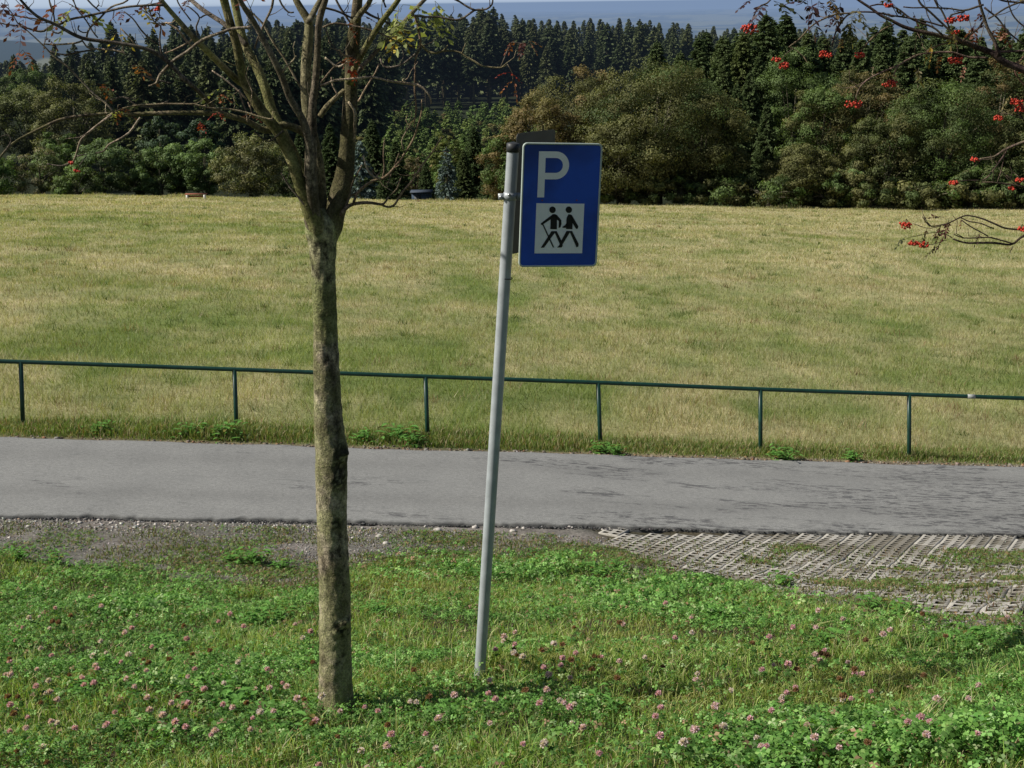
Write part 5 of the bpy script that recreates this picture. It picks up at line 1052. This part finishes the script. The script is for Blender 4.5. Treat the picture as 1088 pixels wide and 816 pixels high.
def spruce(seed, H, R, nb, per, leaf, low=.06, col0=(.026, .050, .022), open_=0):
    """crown of drooping boughs set in whorls"""
    r = np.random.default_rng(seed); nb = int(nb*1.15)
    t = np.clip(np.sort(r.uniform(0, 1, nb)**.85)+.012*np.sin(np.arange(nb)*.9), 0, 1); z0 = H*(low+(1-low)*t)
    L = R*(1-t)**.75*r.uniform(.75, 1.12, nb)+.35; a = r.uniform(0, 6.283, nb)
    s_ = r.uniform(.12, 1, (nb, per))**.75
    x = L[:, None]*s_
    dr = -(.30+.25*(1-t))[:, None]*x+.16*(s_**3)*L[:, None]*.9
    side = r.normal(0, .16, (nb, per))*L[:, None]*(1.05-s_)+r.normal(0, .1, (nb, per))
    X = np.cos(a)[:, None]*x-np.sin(a)[:, None]*side; Y = np.sin(a)[:, None]*x+np.cos(a)[:, None]*side
    Z = z0[:, None]+dr+r.uniform(-.35, .1, (nb, per))*np.minimum(1, L/2)[:, None]
    n = nb*per; P = np.stack([X, Y, Z], -1).reshape(-1, 3)
    out = np.stack([np.cos(a)[:, None]+0*x, np.sin(a)[:, None]+0*x, -.55+0*x], -1).reshape(-1, 3)
    T = unit(out+r.normal(0, .35, (n, 3))); Nn = unit(np.cross(T, r.normal(size=(n, 3)))+np.array([0, 0, .8])); Nn = unit(Nn-T*(Nn*T).sum(1, keepdims=True))
    sz = leaf*r.uniform(.7, 1.35, n)*np.repeat(np.clip(.5+L/R, .5, 1.2), per)
    v, f = leaf_quads(P, Nn, sz*1.5, sz*.6, r, T)
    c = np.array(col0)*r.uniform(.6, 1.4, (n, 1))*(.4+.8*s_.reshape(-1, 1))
    # leader
    mb = MB(); mb.add(v, f, None, np.repeat(c, 4, 0)); mb.tube([[0, 0, H*.9], [0, 0, H*1.02]], [.09*H/20, .02], 4, np.array(col0))
    k = 60; zz = r.uniform(.90, 1.02, k)*H; P = np.stack([r.normal(0, .18, k)*(1.03*H-zz)/(.13*H)*R*.35, r.normal(0, .18, k)*(1.03*H-zz)/(.13*H)*R*.35, zz], 1)
    v, f = leaf_quads(P, unit(r.normal(size=(k, 3))), leaf*.9, leaf*.5, r); mb.add(v, f, None, np.repeat(np.array(col0)*r.uniform(.8, 1.4, (k, 1)), 4, 0))
    mbt = MB(); mbt.tube([[0, 0, -1.5], [0, 0, H*.4], [0, 0, H*.95]], [.016*H, .011*H, .002*H], 8, (1.3, 1.2, 1.1))
    if open_:
        for q in range(26):
            z = H*r.uniform(.08, low+.1); aa = r.uniform(0, 6.28); l = r.uniform(.5, 1.8); mbt.tube([[0, 0, z], [math.cos(aa)*l, math.sin(aa)*l, z-.2*l]], [.05, .02], 3, (.8, .8, .8))
    return mb.mesh('crown', M['needles']), mbt.mesh('trunk', M['forest bark'], True)
def place_tree(name, meshes, px, ytop, Yd, nomH, wscale=1, label='', cat='tree', group=None, rot=None, ztop=None, minh=3):
    r_ = ray(px, ytop); top = r_*Yd/r_[1]; X = top[0]; g = G(X, Yd); H = top[2]+EYE-g
    if H < minh: H = minh
    s_ = H/nomH
    e = empty(name, (X, Yd, g), label, cat, group); e.empty_display_size = 1
    e.rotation_euler.z = random.uniform(0, 6.28) if rot is None else rot; e.scale = (s_*wscale, s_*wscale, s_)
    c = obj('crown', meshes[0], e); t = obj('trunk', meshes[1], e)
    return e
def interp(px, tab): return float(np.interp(px, [t[0] for t in tab], [t[1] for t in tab]))
# -- deciduous edge: (px centre, y top, distance, width m, colours, label, seed)
OL = [(.110, .110, .042), (.100, .105, .040)]; BR = [(.150, .115, .050), (.135, .118, .048)]
GR = [(.075, .115, .032), (.09, .13, .04)]; LG = [(.105, .15, .055), (.095, .14, .05)]; DG = [(.06, .085, .030), (.075, .09, .032)]
big = [
 (700, 62, 152, 19.5, OL+DG, 'broad round dark olive beech, the widest crown right of the sign', 'beech_tree', 120, 210),
 (622, 66, 158, 14.5, BR+OL, 'tall beech turning brown on its crown directly behind the sign', 'beech_tree', 90, 190),
 (577, 96, 150, 10.0, BR, 'brownish beech at the left flank of the beech clump', 'beech_tree', 70, 170),
 (545, 140, 147, 8.0, BR+GR, 'low rusty brown tree at the left foot of the beech clump', 'broadleaf_tree', 55, 150),
 (560, 168, 145, 6.0, LG, 'small bright green tree just left of the sign post top', 'broadleaf_tree', 45, 140),
 (748, 96, 150, 11.0, OL+DG, 'dark round beech at the right flank of the beech clump', 'beech_tree', 75, 170),
 (660, 120, 146, 12.0, OL, 'lower olive beech in front of the widest crown', 'beech_tree', 75, 170),
 (848, 48, 175, 13.0, LG+GR, 'fresh green broadleaf tree between the spruces on the right', 'broadleaf_tree', 80, 180),
 (878, 84, 160, 10.5, OL+GR, 'tall olive tree at the meadow edge with spruces behind it', 'broadleaf_tree', 80, 180),
 (852, 150, 148, 8.5, OL, 'low olive bushy tree at the meadow edge near the shaded gap', 'broadleaf_tree', 60, 150),
 (925, 62, 165, 11.5, OL+BR, 'tall brownish olive tree in the right hand tree row', 'broadleaf_tree', 80, 180),
 (945, 118, 150, 9.5, DG+OL, 'dark narrow tree touching the meadow in the right tree row', 'broadleaf_tree', 70, 170),
 (1008, 80, 152, 14.0, GR+DG, 'large full green tree towards the right border of the view', 'broadleaf_tree', 100, 200),
 (1068, 52, 160, 12.5, BR+DG, 'tall dark tree with browning leaves at the right border', 'broadleaf_tree', 85, 190),
 (1095, 120, 150, 10, OL+DG, 'olive tree half cut off by the right border', 'broadleaf_tree', 70, 160),
 (1160, 70, 158, 14, OL+DG, 'dark olive tree at the far right end of the tree row', 'broadleaf_tree', 80, 160),
 (905, 178, 146, 6.5, OL+LG, 'small green bush at the meadow edge under the tall olive tree', 'bush', 40, 130),
 (1045, 172, 146, 7.5, DG+GR, 'low dark bush at the meadow edge near the right border', 'bush', 45, 130),
]
sd = 900
for (px, yt, Yd, w, cols, lab, nm, nc, per) in big:
    sd += 1; r_ = ray(px, yt); top = r_*Yd/r_[1]; g = G(top[0], Yd); H = top[2]+EYE-g
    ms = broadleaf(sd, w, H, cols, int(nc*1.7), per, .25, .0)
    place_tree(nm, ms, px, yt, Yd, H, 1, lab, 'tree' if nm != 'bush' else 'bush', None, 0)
# low shrubs along the meadow edge on the right
for i, px in enumerate((590, 625, 655, 690, 725, 760, 815, 880, 925, 985, 1030, 1075, 1120)):
    sd += 1; yt = interp(px, [(590, 192), (760, 200), (1120, 205)])+random.uniform(-6, 4); Yd = 144.5+random.uniform(-.5, 1.5)
    r_ = ray(px, yt); top = r_*Yd/r_[1]; H = max(1.5, top[2]+EYE-G(top[0], Yd))
    place_tree('shrub', broadleaf(sd, random.uniform(4, 6), H, OL+DG+GR, 26, 110, .22, .0), px, yt, Yd, H, 1, 'low dark shrub at the meadow edge under the right tree row', 'shrub', 'shrubs under the right tree row', 0)
left = [
 (40, 158, 175, 8.5, [(.12, .11, .06), (.09, .11, .045)], 'greyish half bare tree second from the left of the low tree row', 'alder_tree', 45, 120),
 (-15, 165, 172, 8, GR, 'green tree at the left border of the low tree row', 'alder_tree', 45, 120),
 (60, 150, 180, 7, LG, 'slim pale green tree in the low tree row at the left', 'alder_tree', 45, 120),
 (105, 147, 170, 8.0, [(.10, .14, .06), (.09, .125, .055)], 'rounded green alder below the hanging berries', 'alder_tree', 60, 150),
 (140, 152, 172, 7.0, [(.08, .12, .045), (.09, .11, .045)], 'dull green alder in the middle of the low tree row', 'alder_tree', 50, 140),
 (168, 156, 170, 6.5, [(.085, .125, .045)], 'small green alder between two taller alders', 'alder_tree', 50, 140),
 (190, 146, 172, 7.5, LG, 'light green alder with a pointed crown in the low row', 'alder_tree', 60, 150),
 (215, 146, 170, 6.5, LG, 'light green alder behind the white ended bench', 'alder_tree', 55, 150),
 (262, 142, 165, 9.5, [(.135, .13, .055), (.12, .12, .06), (.11, .12, .05)], 'round olive brown willow right of the bench', 'willow_tree', 80, 150),
 (80, 178, 166, 7, GR+DG, 'low dark green bush tree under the hanging berries', 'alder_tree', 40, 120),
 (300, 170, 175, 6, DG, 'dark low tree behind the rowan branches', 'alder_tree', 40, 120),
]
for (px, yt, Yd, w, cols, lab, nm, nc, per) in left:
    sd += 1; r_ = ray(px, yt); top = r_*Yd/r_[1]; g = G(top[0], Yd); H = top[2]+EYE-g
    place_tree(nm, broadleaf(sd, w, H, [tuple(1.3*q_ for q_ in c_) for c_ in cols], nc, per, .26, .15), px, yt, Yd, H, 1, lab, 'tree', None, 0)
mid = [(75, 76, 260, 17, [(.13, .135, .052), (.115, .12, .05)], 'large yellowing broadleaf tree in front of the left spruces', 'broadleaf_tree', 90, 170), (25, 88, 265, 15, [(.11, .125, .05)], 'olive green broadleaf tree at the left border before the spruces', 'broadleaf_tree', 80, 160), (-30, 95, 265, 14, OL, 'olive broadleaf tree at the far left before the spruces', 'broadleaf_tree', 70, 150),
       (60, 132, 225, 9, GR, 'dark green tree between the low row and the yellowing tree', 'broadleaf_tree', 50, 140), (28, 62, 300, 15, DG+GR, 'grey green broadleaf tree high on the left slope', 'broadleaf_tree', 70, 150), (168, 116, 235, 9, [(.06, .09, .05)], 'grey green tree in the dark gap behind the alders', 'broadleaf_tree', 50, 140), (210, 120, 230, 8, [(.05, .08, .045)], 'dim green tree before the dark wood behind the alders', 'broadleaf_tree', 45, 140)]
for (px, yt, Yd, w, cols, lab, nm, nc, per) in mid:
    sd += 1; r_ = ray(px, yt); top = r_*Yd/r_[1]; g = G(top[0], Yd); H = top[2]+EYE-g
    place_tree(nm, broadleaf(sd, w, H, cols, nc, per, .42, .05), px, yt, Yd, H, 1, lab, 'tree', None, 0)
# -- spruces
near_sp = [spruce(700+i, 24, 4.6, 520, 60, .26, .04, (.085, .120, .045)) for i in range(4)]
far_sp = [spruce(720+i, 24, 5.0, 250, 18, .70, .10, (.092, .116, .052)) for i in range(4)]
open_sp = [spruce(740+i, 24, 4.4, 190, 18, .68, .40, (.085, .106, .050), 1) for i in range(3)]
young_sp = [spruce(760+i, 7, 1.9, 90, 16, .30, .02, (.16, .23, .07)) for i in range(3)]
random.seed(3)
# right hand, nearer spruces standing behind the deciduous edge
L1 = 'tall green spruce rising behind the right hand broadleaf trees'; g1 = 'tall spruces behind the right tree row'
topsR = [(690, 34), (730, 36), (760, 38), (775, 32), (800, 36), (824, 17), (845, 34), (868, 28), (890, 36), (910, 30), (930, 22), (950, 28), (985, 20), (1010, 24), (1040, 34), (1075, 30), (1150, 26)]
for row, (Yd, st) in enumerate(((186, 24), (203, 25), (224, 23), (246, 24))):
    px = 770-row*24
    while px < 1170:
        yt = interp(px, topsR)+random.uniform(-8, 22)+(3-row)*3
        if row == 0 and abs(px-824) < 13: yt = 16; 
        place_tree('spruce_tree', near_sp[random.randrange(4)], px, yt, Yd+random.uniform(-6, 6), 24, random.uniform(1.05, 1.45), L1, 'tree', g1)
        px += st*random.uniform(.8, 1.25)
for (px, yt, Yd) in ((783, 90, 165), (797, 78, 172), (770, 60, 176), (806, 60, 178), (815, 110, 168)):
    place_tree('spruce_tree', near_sp[random.randrange(4)], px, yt, Yd, 24, 1.0, 'dark shaded spruce in the gap right of the beech clump', 'tree', 'dark spruces in the gap by the beeches')
# main forest
L2 = 'dark tall spruce in the closed forest across the valley'; g2 = 'spruces of the forest across the valley'
topsF = [(-60, 62), (0, 52), (60, 42), (110, 30), (150, 22), (200, 24), (240, 22), (300, 26), (330, 20), (400, 24), (470, 18), (515, 14), (560, 22), (620, 24), (660, 24), (700, 27), (760, 30), (800, 34)]
cnt2 = 0
for row, (Yd, st, x0, x1) in enumerate(((440, 19, 395, 590), (456, 17, 300, 720), (476, 17, 300, 760), (500, 16, 380, 800), (530, 16, 380, 800))):
    px = x0
    while px < x1:
        yt = interp(px, topsF)+random.choice((-6, 0, 4, 9, 14, 20))*random.uniform(.6, 1.2)+(4-row)*3.0+(8 if px > 560 and row < 2 else 0)
        kind = open_sp if (row < 3 and 300 < px < 600) else far_sp
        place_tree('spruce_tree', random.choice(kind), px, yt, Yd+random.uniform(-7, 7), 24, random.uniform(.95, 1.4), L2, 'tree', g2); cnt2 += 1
        px += st*random.uniform(.75, 1.25)
L3 = 'dark spruce of the wood rising behind the left alders'; g3 = 'spruces of the left wood'
for row, (Yd, st, x0, x1) in enumerate(((285, 26, 95, 345), (310, 23, 100, 400), (338, 22, -40, 400), (365, 21, -60, 410), (395, 20, -60, 400))):
    px = x0
    while px < x1:
        yt = interp(px, topsF)+random.uniform(-5, 20)+(4-row)*9
        place_tree('spruce_tree', random.choice(far_sp), px, yt, Yd+random.uniform(-7, 7), 24, random.uniform(.95, 1.4), L3, 'tree', g3)
        px += st*random.uniform(.75, 1.25)
# the depth of the forest, one mass
def mass(name, label, spots, protos):
    mb = MB(); out = []
    for (X, Yv, H, w) in spots:
        me = random.choice(protos)[0]; n = len(me.vertices); v = np.empty(n*3, np.float32); me.vertices.foreach_get('co', v); v = v.reshape(-1, 3).astype(float)
        c = np.empty(n*4, np.float32); me.color_attributes['Col'].data.foreach_get('color', c); c = c.reshape(-1, 4)[:, :3]
        lt = np.array([len(p.vertices) for p in me.polygons[:1]]); s_ = H/24; a = random.uniform(0, 6.28)
        x = (v[:, 0]*math.cos(a)-v[:, 1]*math.sin(a))*s_*w+X; y = (v[:, 0]*math.sin(a)+v[:, 1]*math.cos(a))*s_*w+Yv
        V = np.stack([x, y, v[:, 2]*s_+G(X, Yv)], 1)
        k = (n//4)*4; nq = int(250*1.15)*18
        mb.add(V[:nq*4], np.arange(nq*4).reshape(-1, 4), None, c[:nq*4]*random.uniform(.75, 1.2))
    return tag(mb.obj(name, M['needles']), label, 'forest', kind='stuff')
spots = []
for Yd in (565, 600, 640, 690, 760):
    px = -80
    while px < 900:
        yt = interp(px, topsF)-2+random.uniform(-3, 10); r_ = ray(px, yt); top = r_*Yd/r_[1]; H = top[2]+EYE-G(top[0], Yd)
        if H < 12: px += 12; continue
        spots.append((top[0], Yd+random.uniform(-9, 9), min(H, 36), random.uniform(.85, 1.1))); px += random.uniform(11, 18)
mass('distant_forest', 'far spruce forest closing the view below the hazy hills', spots, far_sp)
# young plantation
L4 = 'young green spruce of the plantation in the hollow'; g4 = 'young trees of the plantation'
random.seed(9)
for k in range(150):
    Yd = 215+172*(k/150)**.9; px = random.uniform(372, 590); r_ = ray(px, 150); X = r_[0]*Yd/r_[1]; 
    g = G(X, Yd); H = random.uniform(4.5, 8.0); me = random.choice(young_sp)
    e = empty('young_spruce', (X, Yd, g), L4, 'tree', g4); e.rotation_euler.z = random.uniform(0, 6.28); s_ = H/7; e.scale = (s_*1.15, s_*1.15, s_); obj('crown', me[0], e); obj('trunk', me[1], e)
yb = [broadleaf(990+i, 4.6, 6, [[(.13, .16, .05), (.12, .15, .05)], [(.17, .15, .06), (.14, .14, .05)], [(.11, .17, .05)], [(.20, .16, .07)]][i], 34, 80, .34, .05) for i in range(4)]
for k in range(64):
    Yd = 205+180*(k/64); px = random.uniform(385, 585); r_ = ray(px, 150); X = r_[0]*Yd/r_[1]; H = random.uniform(3.5, 7); me = random.choice(yb)
    e = empty('young_tree', (X, Yd, G(X, Yd)), 'young leafy tree growing among the plantation spruces', 'tree', 'young broadleaf trees of the plantation'); s_ = H/6; e.scale = (s_, s_, s_); e.rotation_euler.z = random.uniform(0, 6.28); obj('crown', me[0], e); obj('trunk', me[1], e)
# blue spruces, birch, larch-like
blue = spruce(780, 7, 2.0, 130, 24, .22, .02, (.12, .175, .17))
blue2 = blue
place_tree('blue_spruce', blue, 381, 150, 168, 7, 1.0, 'narrow pale blue spruce seen between the rowan limbs', 'tree', None)
place_tree('blue_spruce', blue2, 474, 158, 162, 7, .85, 'pale blue spruce at the meadow edge left of the post', 'tree', None)
place_tree('birch_tree', broadleaf(981, 5.5, 12, [(.13, .16, .045), (.16, .17, .05)], 45, 110, .25, .1), 474, 130, 182, 12, 1, 'slender yellow green birch behind the blue spruce', 'tree')
place_tree('broadleaf_tree', broadleaf(982, 5, 9, [(.12, .10, .05)], 36, 100, .25, .1), 440, 160, 175, 9, 1, 'small brown green tree left of the blue spruce', 'tree')
for (px, yt, Yd, lb) in ((503, 135, 172, 'dark spruce just right of the slender birch'), (492, 160, 166, 'small dark spruce beside the pale blue spruce'), (420, 150, 172, 'dark spruce by the low hut in the hollow'), (395, 128, 185, 'dark spruce behind the right rowan limb'), (350, 132, 190, 'dark spruce seen between the middle rowan limbs'), (452, 172, 164, 'little dark spruce over the low blue hut'), (408, 175, 163, 'low dark spruce left of the low blue hut'), (522, 158, 160, 'dark green spruce close to the brownish beech'), (318, 140, 185, 'dark spruce behind the fork of the rowan')):
    place_tree('spruce_tree', near_sp[random.randrange(4)], px, yt, Yd, 24, 1.35, lb, 'tree')
# hut and bench at the end of the meadow
hb = at(448, 206, 154); gx_ = G(hb[0], 154)
hut = empty('hut', (hb[0], 154, gx_), 'low blue grey hut in the shade at the meadow end', 'hut')
zt_ = at(448, 202, 154)[2]-gx_
mb = MB(); mb.box((0, 0, zt_*.45), (2.1, 1.6, zt_*.9)); mb.obj('wall', M['hut wall'], hut)
mb = MB(); mb.box((0, -.1, zt_*.9+.06), (2.4, 2.0, .10)); mb.obj('roof', M['hut roof'], hut)
mb = MB(); mb.box((-.4, -.81, zt_*.40), (.7, .03, zt_*.75)); mb.obj('door', M['panel back'], hut)
bb_ = ground_px(208.5, 211.5, 60, 300); 
bn = empty('bench', bb_, 'low bench with white ends and a red brown board', 'bench')
w_ = 18.5/F*bb_[1]; hh_ = .42
for sx_ in (-1, 1):
    mb = MB(); mb.box((sx_*w_/2, 0, hh_*.5), (.16, .4, hh_)); mb.obj('support', M['white paint'], bn)
mb = MB(); mb.box((0, 0, hh_+.035), (w_+.34, .42, .07)); mb.obj('seat', M['red wood'], bn)
mb = MB(); mb.box((0, .12, hh_*.55), (w_-.17, .05, .14)); mb.obj('rail', M['red wood'], bn)
# ------------------------------------------------------------------ haze: absorbing air volume beyond the meadow, emission paints in scattered light
m, nt, out = newmat('haze')
ab = nt.nodes.new('ShaderNodeVolumeAbsorption'); ab.inputs[0].default_value = (0, 0, 0, 1); SG = 1/9000; ab.inputs[1].default_value = SG
em = nt.nodes.new('ShaderNodeEmission'); em.inputs[0].default_value = (.20, .285, .44, 1); em.inputs[1].default_value = SG*1.0
av = nt.nodes.new('ShaderNodeAddShader'); nt.links.new(ab.outputs[0], av.inputs[0]); nt.links.new(em.outputs[0], av.inputs[1]); nt.links.new(av.outputs[0], out.inputs['Volume'])
mb = MB(); mb.box((0, 33230, -104), (90000, 66000, 232)); o = mb.obj('haze', m); tag(o, kind='structure')
m2, nt, out = newmat('horizon haze glow')  # glowing bank added behind the hills to pale the horizon sky
ab = nt.nodes.new('ShaderNodeVolumeAbsorption'); ab.inputs[0].default_value = (0, 0, 0, 1); ab.inputs[1].default_value = 1/7000
em = nt.nodes.new('ShaderNodeEmission'); em.inputs[0].default_value = (.50, .60, .73, 1); em.inputs[1].default_value = 1/7000
av = nt.nodes.new('ShaderNodeAddShader'); nt.links.new(ab.outputs[0], av.inputs[0]); nt.links.new(em.outputs[0], av.inputs[1]); nt.links.new(av.outputs[0], out.inputs['Volume'])
mb = MB(); mb.box((0, 84000, 1200), (160000, 34000, 3600)); o = mb.obj('haze', m2); tag(o, kind='structure')
# ------------------------------------------------------------------ light
SUN_EL = math.radians(41); 
sdv = Vector((-math.cos(math.radians(-6)), math.sin(math.radians(-6)), 0)); sd3 = Vector((sdv.x*math.cos(SUN_EL), sdv.y*math.cos(SUN_EL), math.sin(SUN_EL)))
L = bpy.data.lights.new('sun', 'SUN'); L.energy = 5.0; L.angle = math.radians(.53); L.color = (1, .95, .86)
lo = bpy.data.objects.new('sun', L); link(lo); lo.rotation_euler = sd3.to_track_quat('Z', 'Y').to_euler(); lo.location = (0, 0, 30)
w = bpy.data.worlds.new('World'); sc.world = w; w.use_nodes = True; nt = w.node_tree
bg = nt.nodes['Background']; sky = nt.nodes.new('ShaderNodeTexSky'); sky.sky_type = 'NISHITA'; sky.sun_disc = False
sky.sun_elevation = SUN_EL; sky.sun_rotation = math.atan2(sdv.x, sdv.y); sky.altitude = 500; sky.air_density = 1.0; sky.dust_density = 2.2; sky.ozone_density = 1.3
nt.links.new(sky.outputs[0], bg.inputs[0]); bg.inputs[1].default_value = .056
# ------------------------------------------------------------------ camera
cam = bpy.data.cameras.new('camera'); co = bpy.data.objects.new('camera', cam); link(co)
cam.sensor_width = 36; cam.lens = F*36/1088; cam.clip_end = 120000; cam.clip_start = .05
cx = ray(544+F, 408)-ray(544, 408); cy = ray(544, 408-F)-ray(544, 408); cz = -ray(544, 408)
Mx = Matrix((cx, cy, cz)).transposed().to_4x4(); co.matrix_world = Matrix.Translation((0, 0, EYE)) @ Mx
sc.camera = co
sc.view_settings.view_transform = 'Standard'; sc.view_settings.look = 'None'; sc.view_settings.exposure = 0; sc.view_settings.gamma = 1
sc.cycles.max_bounces = 6; sc.cycles.diffuse_bounces = 1; sc.cycles.transmission_bounces = 2; sc.cycles.transparent_max_bounces = 4
